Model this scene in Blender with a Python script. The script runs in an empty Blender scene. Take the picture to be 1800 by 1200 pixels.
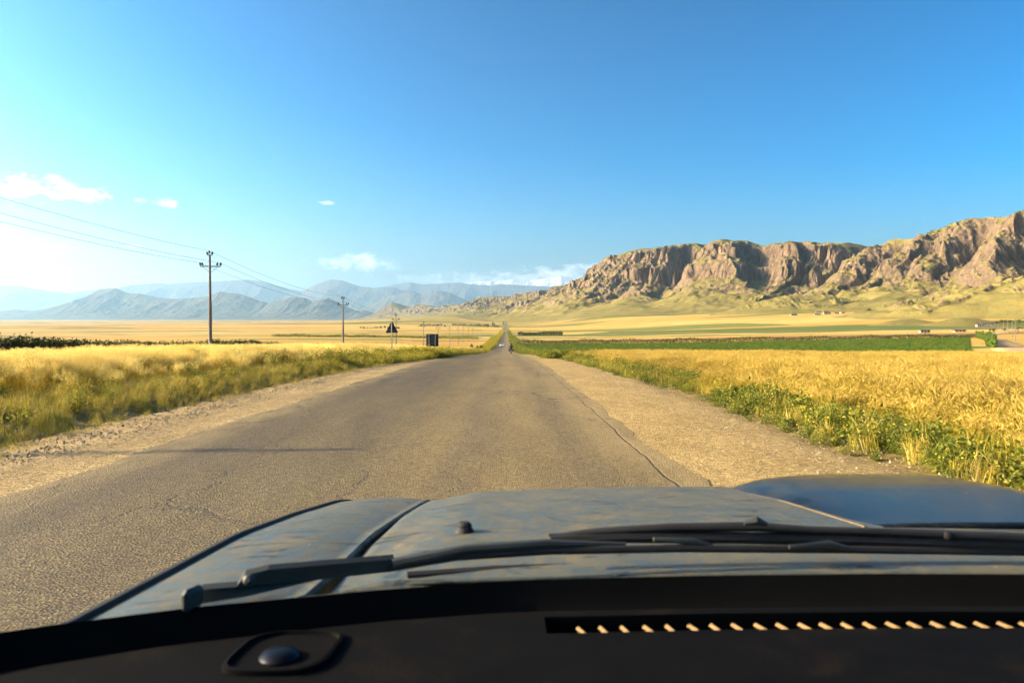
import bpy, math, random
import numpy as np
from mathutils import Vector, Matrix

random.seed(7)
rng = np.random.default_rng(11)
R = math.radians
sc = bpy.context.scene
C = sc.collection

# ------------------------------------------------------------------ camera
F = 1300.0                      # focal length in photograph pixels (1800 wide)
cam_d = bpy.data.cameras.new('camera')
cam_d.sensor_width = 36.0
cam_d.lens = 26.0
cam_d.clip_start = 0.05
cam_d.clip_end = 200000.0
cam_d.dof.use_dof = True
cam_d.dof.focus_distance = 60.0
cam_d.dof.aperture_fstop = 8.0
cam = bpy.data.objects.new('camera', cam_d)
C.objects.link(cam)
cam.location = (0, 0, 1.6)
cam.rotation_euler = (R(90 - 1.763), 0, R(-0.44))
sc.camera = cam

# ------------------------------------------------------------------ sky and sun
SUN_EL = R(22.0)
SUN_AZ = R(-90.0)               # measured from +Y (the road ahead) towards +X: the sun stands to the left
world = bpy.data.worlds.new('World')
sc.world = world
world.use_nodes = True
wn, wl = world.node_tree.nodes, world.node_tree.links
wn.clear()
sky = wn.new('ShaderNodeTexSky')
sky.sky_type = 'NISHITA'
sky.sun_disc = False
sky.sun_elevation = SUN_EL
sky.sun_rotation = SUN_AZ
sky.altitude = 700
sky.air_density = 1.0
sky.dust_density = 4.0
sky.ozone_density = 3.0
SKY_STRENGTH = 0.0295
hsv = wn.new('ShaderNodeHueSaturation')
hsv.inputs['Saturation'].default_value = 1.22
hsv.inputs['Hue'].default_value = 0.484
gam = wn.new('ShaderNodeGamma')
gam.inputs['Gamma'].default_value = 1.9
wl.new(sky.outputs[0], gam.inputs['Color'])
wl.new(gam.outputs[0], hsv.inputs['Color'])
bg = wn.new('ShaderNodeBackground')
bg.inputs['Strength'].default_value = SKY_STRENGTH
wout = wn.new('ShaderNodeOutputWorld')
wl.new(bg.outputs[0], wout.inputs[0])


def wmath(op, a, b=None, c=None):
    n = wn.new('ShaderNodeMath')
    n.operation = op
    for i, v in enumerate((a, b, c)):
        if v is None:
            continue
        if isinstance(v, (int, float)):
            n.inputs[i].default_value = v
        else:
            wl.new(v, n.inputs[i])
    return n.outputs[0]


tc = wn.new('ShaderNodeTexCoord')
sep = wn.new('ShaderNodeSeparateXYZ')
wl.new(tc.outputs['Generated'], sep.inputs[0])
az = wmath('ARCTAN2', sep.outputs[0], sep.outputs[1])
el = wmath('ARCSINE', sep.outputs[2])
cmb = wn.new('ShaderNodeCombineXYZ')
wl.new(az, cmb.inputs[0])
wl.new(wmath('MULTIPLY', el, 1.7), cmb.inputs[1])
nz = wn.new('ShaderNodeTexNoise')
nz.inputs['Scale'].default_value = 46
nz.inputs['Detail'].default_value = 7
nz.inputs['Roughness'].default_value = 0.62
wl.new(cmb.outputs[0], nz.inputs['Vector'])
nzc = wmath('SUBTRACT', nz.outputs[0], 0.5)
cl_total = None
# px, py in the photograph, half width, half height, density
CLOUDS = [(20, 330, 75, 26, 1.0), (85, 335, 80, 26, 1.0), (150, 345, 52, 20, 1.0), (297, 360, 26, 10, 0.85), (250, 355, 14, 5, 0.6),
          (578, 358, 15, 4, 0.6), (620, 462, 75, 17, 0.8), (680, 466, 45, 10, 0.5), (880, 490, 170, 14, 0.9), (1010, 484, 120, 19, 1.0),
          (1060, 474, 40, 10, 0.8), (100, 437, 40, 7, 0.4), (325, 447, 18, 5, 0.4), (240, 434, 22, 4, 0.4), (760, 492, 60, 8, 0.5),
          (-180, 380, 120, 26, 0.9), (1250, 505, 130, 14, 0.9)]
for px, py, rw, rh, dens in CLOUDS:
    a0 = math.atan((px - 890) / F)
    e0 = math.atan((560 - py) / F * math.cos(a0))
    ra = rw / F * math.cos(a0) ** 2
    re_ = rh / F * math.cos(a0)
    dx = wmath('DIVIDE', wmath('SUBTRACT', az, a0), ra)
    dy = wmath('DIVIDE', wmath('SUBTRACT', el, e0), re_)
    r2 = wmath('ADD', wmath('MULTIPLY', dx, dx), wmath('MULTIPLY', dy, dy))
    m = wmath('MULTIPLY', wmath('SUBTRACT', wmath('MULTIPLY_ADD', nzc, 6.0, 0.9), r2), 0.75 * dens)
    n = wn.new('ShaderNodeClamp')
    wl.new(m, n.inputs[0])
    n.inputs[2].default_value = dens
    cl_total = n.outputs[0] if cl_total is None else wmath('MAXIMUM', cl_total, n.outputs[0])
mixc = wn.new('ShaderNodeMix')
mixc.data_type = 'RGBA'
wl.new(cl_total, mixc.inputs['Factor'])
wl.new(hsv.outputs[0], mixc.inputs['A'])
mixc.inputs['B'].default_value = (22, 21.6, 21, 1)
wl.new(mixc.outputs['Result'], bg.inputs['Color'])

sun_d = bpy.data.lights.new('sun', 'SUN')
sun_d.energy = 5.0
sun_d.angle = R(0.4)
sun_d.color = (1.0, 0.79, 0.48)
sun = bpy.data.objects.new('sun', sun_d)
C.objects.link(sun)
sv = Vector((math.sin(SUN_AZ) * math.cos(SUN_EL), math.cos(SUN_AZ) * math.cos(SUN_EL), math.sin(SUN_EL)))
sun.rotation_euler = sv.to_track_quat('Z', 'Y').to_euler()
sun.location = sv * 100

sc.view_settings.view_transform = 'Standard'
sc.view_settings.look = 'None'
sc.view_settings.exposure = 1.42
sc.view_settings.gamma = 1.0
sc.view_settings.use_curve_mapping = False
sc.render.engine = 'CYCLES'
sc.cycles.use_denoising = True
sc.cycles.max_bounces = 6
sc.cycles.transparent_max_bounces = 12
sc.cycles.volume_bounces = 1
sc.cycles.caustics_reflective = False
sc.cycles.caustics_refractive = False


# ------------------------------------------------------------------ numpy noise
def _hash(ix, iy, seed):
    h = (ix.astype(np.int64) * 374761393 + iy.astype(np.int64) * 668265263 + seed * 144665) & 0x7fffffff
    h = ((h ^ (h >> 13)) * 1274126177) & 0x7fffffff
    h = h ^ (h >> 16)
    return (h & 0xffff) / 65535.0


def vnoise(x, y, seed=0):
    x = np.asarray(x, float)
    y = np.asarray(y, float)
    ix, iy = np.floor(x), np.floor(y)
    fx, fy = x - ix, y - iy
    ux, uy = fx * fx * fx * (fx * (fx * 6 - 15) + 10), fy * fy * fy * (fy * (fy * 6 - 15) + 10)
    a, b = _hash(ix, iy, seed), _hash(ix + 1, iy, seed)
    c, d = _hash(ix, iy + 1, seed), _hash(ix + 1, iy + 1, seed)
    return (a * (1 - ux) + b * ux) * (1 - uy) + (c * (1 - ux) + d * ux) * uy * 1.0


def fbm(x, y, seed=0, oct=4, gain=0.5, lac=2.03):
    s, a, t = 0, 1.0, 0
    for i in range(oct):
        s = s + a * (vnoise(x, y, seed + i * 17) - 0.5) * 2
        t += a
        a *= gain
        x = x * lac + 3.1
        y = y * lac + 1.7
    return s / t


def ridged(x, y, seed=0, oct=4, gain=0.5, lac=2.03):
    s, a, t = 0, 1.0, 0
    for i in range(oct):
        s = s + a * (1 - np.abs(vnoise(x, y, seed + i * 17) * 2 - 1))
        t += a
        a *= gain
        x = x * lac + 5.3
        y = y * lac + 2.9
    return s / t


def sst(a, b, x):
    t = np.clip((np.asarray(x, float) - a) / (b - a), 0, 1)
    return t * t * (3 - 2 * t)


# ------------------------------------------------------------------ node and mesh helpers
class Mat:
    def __init__(self, name, rough=0.8, spec=0.3):
        self.m = bpy.data.materials.new(name)
        self.m.use_nodes = True
        self.n, self.l = self.m.node_tree.nodes, self.m.node_tree.links
        self.b = self.n['Principled BSDF']
        self.b.inputs['Roughness'].default_value = rough
        self.b.inputs['Specular IOR Level'].default_value = spec
        self._pos = None

    def pos(self):
        if self._pos is None:
            self._pos = self.n.new('ShaderNodeNewGeometry').outputs['Position']
        return self._pos

    def obj(self):
        return self.n.new('ShaderNodeTexCoord').outputs['Object']

    def map(self, vec, scale=(1, 1, 1), rot=(0, 0, 0), loc=(0, 0, 0)):
        n = self.n.new('ShaderNodeMapping')
        n.inputs['Scale'].default_value = scale
        n.inputs['Rotation'].default_value = rot
        n.inputs['Location'].default_value = loc
        self.l.new(vec, n.inputs[0])
        return n.outputs[0]

    def noise(self, vec, scale, detail=4, rough=0.55, out=0, dist=0):
        n = self.n.new('ShaderNodeTexNoise')
        n.inputs['Scale'].default_value = scale
        n.inputs['Detail'].default_value = detail
        n.inputs['Roughness'].default_value = rough
        n.inputs['Distortion'].default_value = dist
        self.l.new(vec, n.inputs['Vector'])
        return n.outputs[out]

    def vor(self, vec, scale, feature='F1', out='Distance', rnd=1.0):
        n = self.n.new('ShaderNodeTexVoronoi')
        n.feature = feature
        n.inputs['Scale'].default_value = scale
        n.inputs['Randomness'].default_value = rnd
        self.l.new(vec, n.inputs['Vector'])
        return n.outputs[out]

    def ramp(self, fac, stops, interp='LINEAR'):
        n = self.n.new('ShaderNodeValToRGB')
        n.color_ramp.interpolation = interp
        e = n.color_ramp.elements
        while len(e) < len(stops):
            e.new(0.5)
        for i, (p, c) in enumerate(stops):
            e[i].position = p
            e[i].color = (*c, 1) if not isinstance(c, (int, float)) else (c, c, c, 1)
        self.l.new(fac, n.inputs[0])
        return n.outputs[0]

    def math(self, op, a, b=None, clamp=False):
        n = self.n.new('ShaderNodeMath')
        n.operation = op
        n.use_clamp = clamp
        for i, v in enumerate((a, b)):
            if v is None:
                continue
            if isinstance(v, (int, float)):
                n.inputs[i].default_value = v
            else:
                self.l.new(v, n.inputs[i])
        return n.outputs[0]

    def range(self, v, a, b, c=0.0, d=1.0):
        n = self.n.new('ShaderNodeMapRange')
        n.interpolation_type = 'SMOOTHSTEP'
        self.l.new(v, n.inputs[0])
        for i, q in enumerate((a, b, c, d)):
            n.inputs[i + 1].default_value = q
        return n.outputs[0]

    def mix(self, fac, a, b, blend='MIX'):
        n = self.n.new('ShaderNodeMix')
        n.data_type = 'RGBA'
        n.blend_type = blend
        for k, v in (('Factor', fac), ('A', a), ('B', b)):
            if isinstance(v, (int, float)):
                n.inputs[k].default_value = v if k == 'Factor' else (v, v, v, 1)
            elif isinstance(v, tuple):
                n.inputs[k].default_value = (*v, 1)
            else:
                self.l.new(v, n.inputs[k])
        return n.outputs['Result']

    def attr(self, name, out='Fac'):
        n = self.n.new('ShaderNodeAttribute')
        n.attribute_name = name
        return n.outputs[out]

    def xyz(self, vec):
        n = self.n.new('ShaderNodeSeparateXYZ')
        self.l.new(vec, n.inputs[0])
        return n.outputs

    def color(self, v):
        if isinstance(v, tuple):
            self.b.inputs['Base Color'].default_value = (*v, 1)
        else:
            self.l.new(v, self.b.inputs['Base Color'])
        return self

    def rough(self, v):
        self.l.new(v, self.b.inputs['Roughness'])
        return self

    def bump(self, h, strength=0.5, dist=0.02, prev=None):
        n = self.n.new('ShaderNodeBump')
        n.inputs['Strength'].default_value = strength
        n.inputs['Distance'].default_value = dist
        self.l.new(h, n.inputs['Height'])
        if prev is not None:
            self.l.new(prev, n.inputs['Normal'])
        self.l.new(n.outputs[0], self.b.inputs['Normal'])
        return n.outputs[0]


def plain(name, col, rough=0.6, spec=0.4, metal=0.0, var=0.25, scale=6.0):
    m = Mat(name, rough, spec)
    m.b.inputs['Metallic'].default_value = metal
    f = m.noise(m.obj(), scale, 4, 0.6)
    lo = tuple(c * (1 - var) for c in col)
    hi = tuple(min(1, c * (1 + var)) for c in col)
    m.color(m.ramp(f, [(0.3, lo), (0.7, hi)]))
    return m.m


def link(o, parent=None):
    C.objects.link(o)
    if parent is not None:
        o.parent = parent
    return o


def mesh_np(name, verts, faces, mat=None, parent=None, smooth=False, mats=None, mat_idx=None):
    """verts n x 3, faces m x k (k = 3 or 4) as numpy arrays: one mesh object"""
    verts = np.asarray(verts, np.float32)
    faces = np.asarray(faces, np.int32)
    me = bpy.data.meshes.new(name)
    me.vertices.add(len(verts))
    me.vertices.foreach_set('co', verts.ravel())
    m, k = faces.shape
    me.loops.add(m * k)
    me.loops.foreach_set('vertex_index', faces.ravel())
    me.polygons.add(m)
    me.polygons.foreach_set('loop_start', np.arange(0, m * k, k, dtype=np.int32))
    me.polygons.foreach_set('loop_total', np.full(m, k, np.int32))
    me.polygons.foreach_set('use_smooth', np.full(m, bool(smooth)))
    if mats:
        for q in mats:
            me.materials.append(q)
        if mat_idx is not None:
            me.polygons.foreach_set('material_index', np.asarray(mat_idx, np.int32))
    elif mat is not None:
        me.materials.append(mat)
    me.update(calc_edges=True)
    o = bpy.data.objects.new(name, me)
    return link(o, parent)


def grid_faces(nr, nc):
    i = np.arange(nr - 1)[:, None] * nc + np.arange(nc - 1)[None, :]
    i = i.ravel()
    return np.stack([i, i + 1, i + nc + 1, i + nc], 1)


def put_attr(o, name, vals):
    a = o.data.attributes.new(name, 'FLOAT', 'POINT')
    a.data.foreach_set('value', np.asarray(vals, np.float32).ravel())


class MB:
    """collects boxes, tubes and lathes into one mesh"""
    def __init__(self):
        self.v, self.f = [], []

    def add(self, vs, fs):
        o = len(self.v)
        self.v += [tuple(v) for v in vs]
        self.f += [tuple(i + o for i in f) for f in fs]
        return self

    def box(self, c, s, rot=None, bevel=0.0):
        hx, hy, hz = s[0] / 2, s[1] / 2, s[2] / 2
        if bevel <= 0:
            vs = [Vector((x, y, z)) for z in (-hz, hz) for y in (-hy, hy) for x in (-hx, hx)]
            fs = [(0, 2, 3, 1), (4, 5, 7, 6), (0, 1, 5, 4), (2, 6, 7, 3), (0, 4, 6, 2), (1, 3, 7, 5)]
        else:
            b = min(bevel, hx * .9, hy * .9, hz * .9)
            vs, fs = [], []
            ring = [(-hx, -hy + b), (-hx + b, -hy), (hx - b, -hy), (hx, -hy + b), (hx, hy - b), (hx - b, hy), (-hx + b, hy), (-hx, hy - b)]
            for z, k in ((-hz, b), (-hz + b, 0), (hz - b, 0), (hz, b)):
                for (x, y) in ring:
                    vs.append(Vector((x - math.copysign(k, x) if abs(x) > k else x, y - math.copysign(k, y) if abs(y) > k else y, z)))
            for r in range(3):
                for i in range(8):
                    j = (i + 1) % 8
                    fs.append((r * 8 + i, r * 8 + j, r * 8 + 8 + j, r * 8 + 8 + i))
            fs += [tuple(range(7, -1, -1)), tuple(range(24, 32))]
        if rot is not None:
            vs = [rot @ v for v in vs]
        c = Vector(c)
        return self.add([v + c for v in vs], fs)

    def tube(self, pts, rad, seg=8, cap=True, flat=1.0):
        pts = [Vector(p) for p in pts]
        if isinstance(rad, (int, float)):
            rad = [rad] * len(pts)
        vs, fs = [], []
        n = len(pts)
        for i, p in enumerate(pts):
            t = (pts[min(i + 1, n - 1)] - pts[max(i - 1, 0)]).normalized()
            up = Vector((0, 0, 1)) if abs(t.z) < 0.95 else Vector((0, 1, 0))
            a = t.cross(up).normalized()
            b = a.cross(t)
            for k in range(seg):
                w = 2 * math.pi * k / seg
                vs.append(p + a * (rad[i] * math.cos(w)) + b * (rad[i] * flat * math.sin(w)))
        for i in range(n - 1):
            for k in range(seg):
                j = (k + 1) % seg
                fs.append((i * seg + k, i * seg + j, (i + 1) * seg + j, (i + 1) * seg + k))
        if cap:
            fs += [tuple(range(seg - 1, -1, -1)), tuple((n - 1) * seg + k for k in range(seg))]
        return self.add(vs, fs)

    def lathe(self, prof, c=(0, 0, 0), seg=12, rot=None, sy=1.0):
        vs, fs = [], []
        c = Vector(c)
        for r, z in prof:
            for k in range(seg):
                w = 2 * math.pi * k / seg
                v = Vector((r * math.cos(w), r * math.sin(w) * sy, z))
                vs.append(c + (rot @ v if rot is not None else v))
        for i in range(len(prof) - 1):
            for k in range(seg):
                j = (k + 1) % seg
                fs.append((i * seg + k, i * seg + j, (i + 1) * seg + j, (i + 1) * seg + k))
        fs += [tuple(range(seg - 1, -1, -1)), tuple((len(prof) - 1) * seg + k for k in range(seg))]
        return self.add(vs, fs)

    def prism(self, poly, axis_off):
        """polygon (list of 3-D points) extruded by axis_off"""
        n = len(poly)
        a = [Vector(p) for p in poly]
        d = Vector(axis_off)
        fs = [tuple(range(n - 1, -1, -1)), tuple(range(n, 2 * n))]
        for i in range(n):
            j = (i + 1) % n
            fs.append((i, j, n + j, n + i))
        return self.add(a + [p + d for p in a], fs)

    def build(self, name, mat, parent=None, smooth=False):
        me = bpy.data.meshes.new(name)
        me.from_pydata(self.v, [], self.f)
        me.materials.append(mat)
        if smooth:
            me.polygons.foreach_set('use_smooth', np.ones(len(me.polygons), bool))
            try:
                me.set_sharp_from_angle(angle=R(35))
            except Exception:
                pass
        me.update()
        return link(bpy.data.objects.new(name, me), parent)


def tag(o, label=None, cat=None, group=None, kind=None):
    if label:
        o['label'] = label
    if cat:
        o['category'] = cat
    if group:
        o['group'] = group
    if kind:
        o['kind'] = kind
    return o


def empty(name, loc=(0, 0, 0), rz=0.0, label=None, cat=None, group=None):
    o = bpy.data.objects.new(name, None)
    o.empty_display_size = 0.2
    C.objects.link(o)
    o.location = loc
    o.rotation_euler = (0, 0, rz)
    return tag(o, label, cat, group)


def copy_tree(o, parent=None):
    c = o.copy()
    C.objects.link(c)
    c.parent = parent
    for ch in list(o.children):
        copy_tree(ch, c)
    return c


# ------------------------------------------------------------------ the lie of the land
_zy = np.array([-400, 0, 30, 53, 90, 136, 232, 413, 590, 900, 1245, 1800, 2600, 3930, 6000, 60000], float)
_zz = np.array([8.4, 0, -0.63, -1.35, -2.8, -4.85, -8.6, -12.6, -14.4, -20, -23.5, -24.5, -23, -15.6, -14, -14], float)
_h = np.diff(_zy)
_dl = np.diff(_zz) / _h
_m = np.zeros_like(_zy)
_m[1:-1] = np.where(_dl[:-1] * _dl[1:] > 0, 2 * _dl[:-1] * _dl[1:] / (_dl[:-1] + _dl[1:] + 1e-12), 0)
_m[0], _m[-1] = _dl[0], _dl[-1]


def zr(y):
    y = np.asarray(y, float)
    i = np.clip(np.searchsorted(_zy, y) - 1, 0, len(_zy) - 2)
    h = _h[i]
    t = (y - _zy[i]) / h
    t = np.clip(t, -5, 1)
    return ((1 + 2 * t) * (1 - t) ** 2 * _zz[i] + t * (1 - t) ** 2 * h * _m[i] + t * t * (3 - 2 * t) * _zz[i + 1] + t * t * (t - 1) * h * _m[i + 1])


XC = -1.4                       # centre line of the road
XL, XR = -4.9, 2.08             # asphalt edges


def P(px, py, d):
    """the world point seen at photograph pixel px, py at distance d ahead"""
    return ((px - 890) / F * d, d, 1.6 + (560 - py) / F * d)


# crest of the ridge on the right: pixel x, pixel y, distance, width of its foot
CREST_PX = [(2900, 330, 1700, 900), (2300, 340, 2100, 950), (2000, 352, 2350, 1000), (1860, 362, 2520, 1050), (1800, 368, 2600, 1050), (1765, 380, 2680, 1050), (1700, 384, 2800, 1050), (1660, 400, 2900, 1050), (1620, 414, 2980, 1050),
            (1590, 418, 3050, 1050), (1560, 420, 3120, 1050), (1535, 438, 3200, 1050), (1518, 444, 3280, 1050), (1500, 428, 3360, 1050), (1450, 426, 3450, 1050), (1390, 424, 3520, 1050), (1345, 432, 3570, 1050),
            (1310, 424, 3610, 1050), (1280, 421, 3650, 1050), (1265, 428, 3700, 1050), (1250, 446, 3760, 1040), (1240, 440, 3810, 1020), (1215, 427, 3900, 1010), (1190, 433, 4000, 1000),
            (1140, 439, 4150, 980), (1110, 442, 4300, 960), (1095, 452, 4420, 950), (1075, 476, 4600, 930), (1050, 489, 4850, 900), (1020, 497, 5200, 880), (985, 508, 5600, 850), (950, 513, 6100, 820),
            (930, 516, 6500, 800), (912, 522, 6900, 780), (880, 521, 7500, 760), (858, 522, 8000, 740), (845, 532, 8400, 700), (820, 537, 9000, 650), (800, 536, 9600, 620),
            (780, 540, 10200, 600), (758, 540, 10800, 600), (740, 535, 11200, 600), (722, 541, 11800, 600), (700, 546, 12500, 600), (689, 531, 13000, 600), (676, 545, 13500, 550),
            (660, 553, 14000, 500), (640, 560, 14800, 450), (620, 564, 15800, 400)]
crest = np.array([P(a, b, d) for a, b, d, w in CREST_PX])
cw = np.array([w for *_, w in CREST_PX], float)
cs = np.concatenate([[0], np.cumsum(np.hypot(*np.diff(crest[:, :2], axis=0).T))])


def seg_dist(x, y, line):
    x, y = np.asarray(x, float), np.asarray(y, float)
    best = np.full(x.shape, 1e18)
    for (ax, ay), (bx, by) in zip(line[:-1], line[1:]):
        dx, dy = bx - ax, by - ay
        t = np.clip(((x - ax) * dx + (y - ay) * dy) / (dx * dx + dy * dy), 0, 1)
        best = np.minimum(best, (x - ax - t * dx) ** 2 + (y - ay - t * dy) ** 2)
    return np.sqrt(best)


def ground_h(x, y, raw=False):
    x = np.asarray(x, float)
    y = np.asarray(y, float)
    x, y = np.broadcast_arrays(x, y)
    z = zr(y).copy()
    near = 1 - sst(70, 170, y)
    lat = 0.12 * sst(7.4, 9.5, -x) - 1.35 * sst(13, 36, -x)
    lat = lat - 0.25 * sst(4.9, 6.8, x) - 0.007 * np.clip(x - 6, 0, 80)
    z = z + near * lat
    road = sst(-8.3, -7.5, x) * (1 - sst(4.9, 5.7, x))
    z = z - 0.16 * road
    # farther down the road the fields lie a little below the embankment
    z = z - 0.5 * sst(120, 240, y) * (1 - sst(600, 1200, y)) * np.maximum(sst(9, 16, -x), sst(6, 12, x))
    z = z + 0.018 * np.clip(x - 80, 0, 900) * sst(60, 200, y)
    td = seg_dist(x, y, crest[::3, :2])
    z = z + 34 * (1 - sst(700, 2100, td)) * sst(800, 1600, y) * sst(30, 450, np.abs(x - XC))
    z = z + sst(200, 2500, -x) * sst(1200, 3500, y) * (-30 - z)
    off = np.maximum(sst(9, 20, -x), sst(6, 16, x))
    z = z + off * 0.10 * fbm(x * 0.12, y * 0.12, 3, 3)
    z = z + off * sst(300, 900, y) * 2.0 * fbm(x * 0.004, y * 0.004, 5, 3)
    return z


# ------------------------------------------------------------------ materials of the land
def make_ground_mat():
    m = Mat('field_ground', 0.95, 0.1)
    p = m.pos()
    s = m.xyz(p)
    warp = m.noise(m.map(p, (0.004, 0.004, 0)), 1.0, 3, 0.5, out=1)
    pw = m.n.new('ShaderNodeVectorMath')
    pw.operation = 'MULTIPLY_ADD'
    m.l.new(warp, pw.inputs[0])
    pw.inputs[1].default_value = (160, 60, 0)
    m.l.new(p, pw.inputs[2])
    cell = m.vor(m.map(pw.outputs[0], (1 / 560, 1 / 210, 0), (0, 0, 0.25), (3.1, 0.37, 0)), 1.0, 'F1', 'Color', 0.9)
    cellv = m.xyz(cell)
    field = m.ramp(cellv[0], [(0.0, (0.42, 0.27, 0.060)), (0.30, (0.46, 0.31, 0.075)), (0.48, (0.36, 0.23, 0.05)), (0.62, (0.10, 0.13, 0.025)), (0.70, (0.48, 0.34, 0.10)),
                              (0.82, (0.20, 0.105, 0.04)), (0.88, (0.40, 0.26, 0.06)), (0.95, (0.16, 0.17, 0.035))], 'CONSTANT')
    cell2 = m.xyz(m.vor(m.map(pw.outputs[0], (1 / 900, 1 / 70, 0), (0, 0, 0.12), (1.7, 0.9, 0)), 1.0, 'F1', 'Color', 0.9))
    field = m.mix(m.range(cell2[1], 0.86, 0.88), field, (0.11, 0.14, 0.03))
    field = m.mix(m.range(cell2[2], 0.93, 0.95), field, (0.22, 0.13, 0.05))
    v = m.noise(m.map(p, (0.02, 0.06, 0)), 1.0, 6, 0.65)
    field = m.mix(1.0, field, m.ramp(v, [(0.3, 0.72), (0.7, 1.2)]), 'MULTIPLY')
    # green crop on the right before the hedge
    edge = m.math('ADD', s[1], m.math('MULTIPLY', s[0], -1.15))
    gm = m.math('MULTIPLY', m.range(s[0], 8, 12), m.math('MULTIPLY', m.range(s[1], 95, 105), m.range(s[1], 448, 452, 1, 0)))
    gm = m.math('MULTIPLY', gm, m.range(m.math('SUBTRACT', s[0], m.math('MULTIPLY', s[1], 0.625)), 0, 4, 1, 0))
    gcol = m.ramp(m.noise(m.map(p, (0.25, 0.06, 0)), 1.0, 6, 0.7), [(0.3, (0.045, 0.085, 0.012)), (0.55, (0.075, 0.14, 0.02)), (0.75, (0.16, 0.19, 0.03))])
    field = m.mix(gm, field, gcol)
    # bare soil between the stalks close by, dry olive grass along the embankment
    soil = m.ramp(m.noise(p, 2.5, 6, 0.7), [(0.3, (0.14, 0.105, 0.035)), (0.7, (0.27, 0.20, 0.07))])
    nearf = m.math('MULTIPLY', m.range(s[1], 90, 130, 1, 0), 1.0)
    field = m.mix(nearf, field, soil)
    verge = m.math('MULTIPLY', m.range(s[0], -12, -9), m.range(s[0], 6, 9, 1, 0))
    vcol = m.ramp(m.noise(m.map(p, (0.3, 0.12, 0)), 1.0, 5, 0.7), [(0.3, (0.10, 0.12, 0.025)), (0.6, (0.20, 0.19, 0.04)), (0.8, (0.36, 0.27, 0.07))])
    field = m.mix(m.math('MULTIPLY', verge, m.range(s[1], 90, 130)), field, vcol)
    m.color(field)
    h = m.noise(p, 6.0, 6, 0.7)
    m.bump(h, 0.6, 0.12)
    return m.m


M_GROUND = make_ground_mat()


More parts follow.
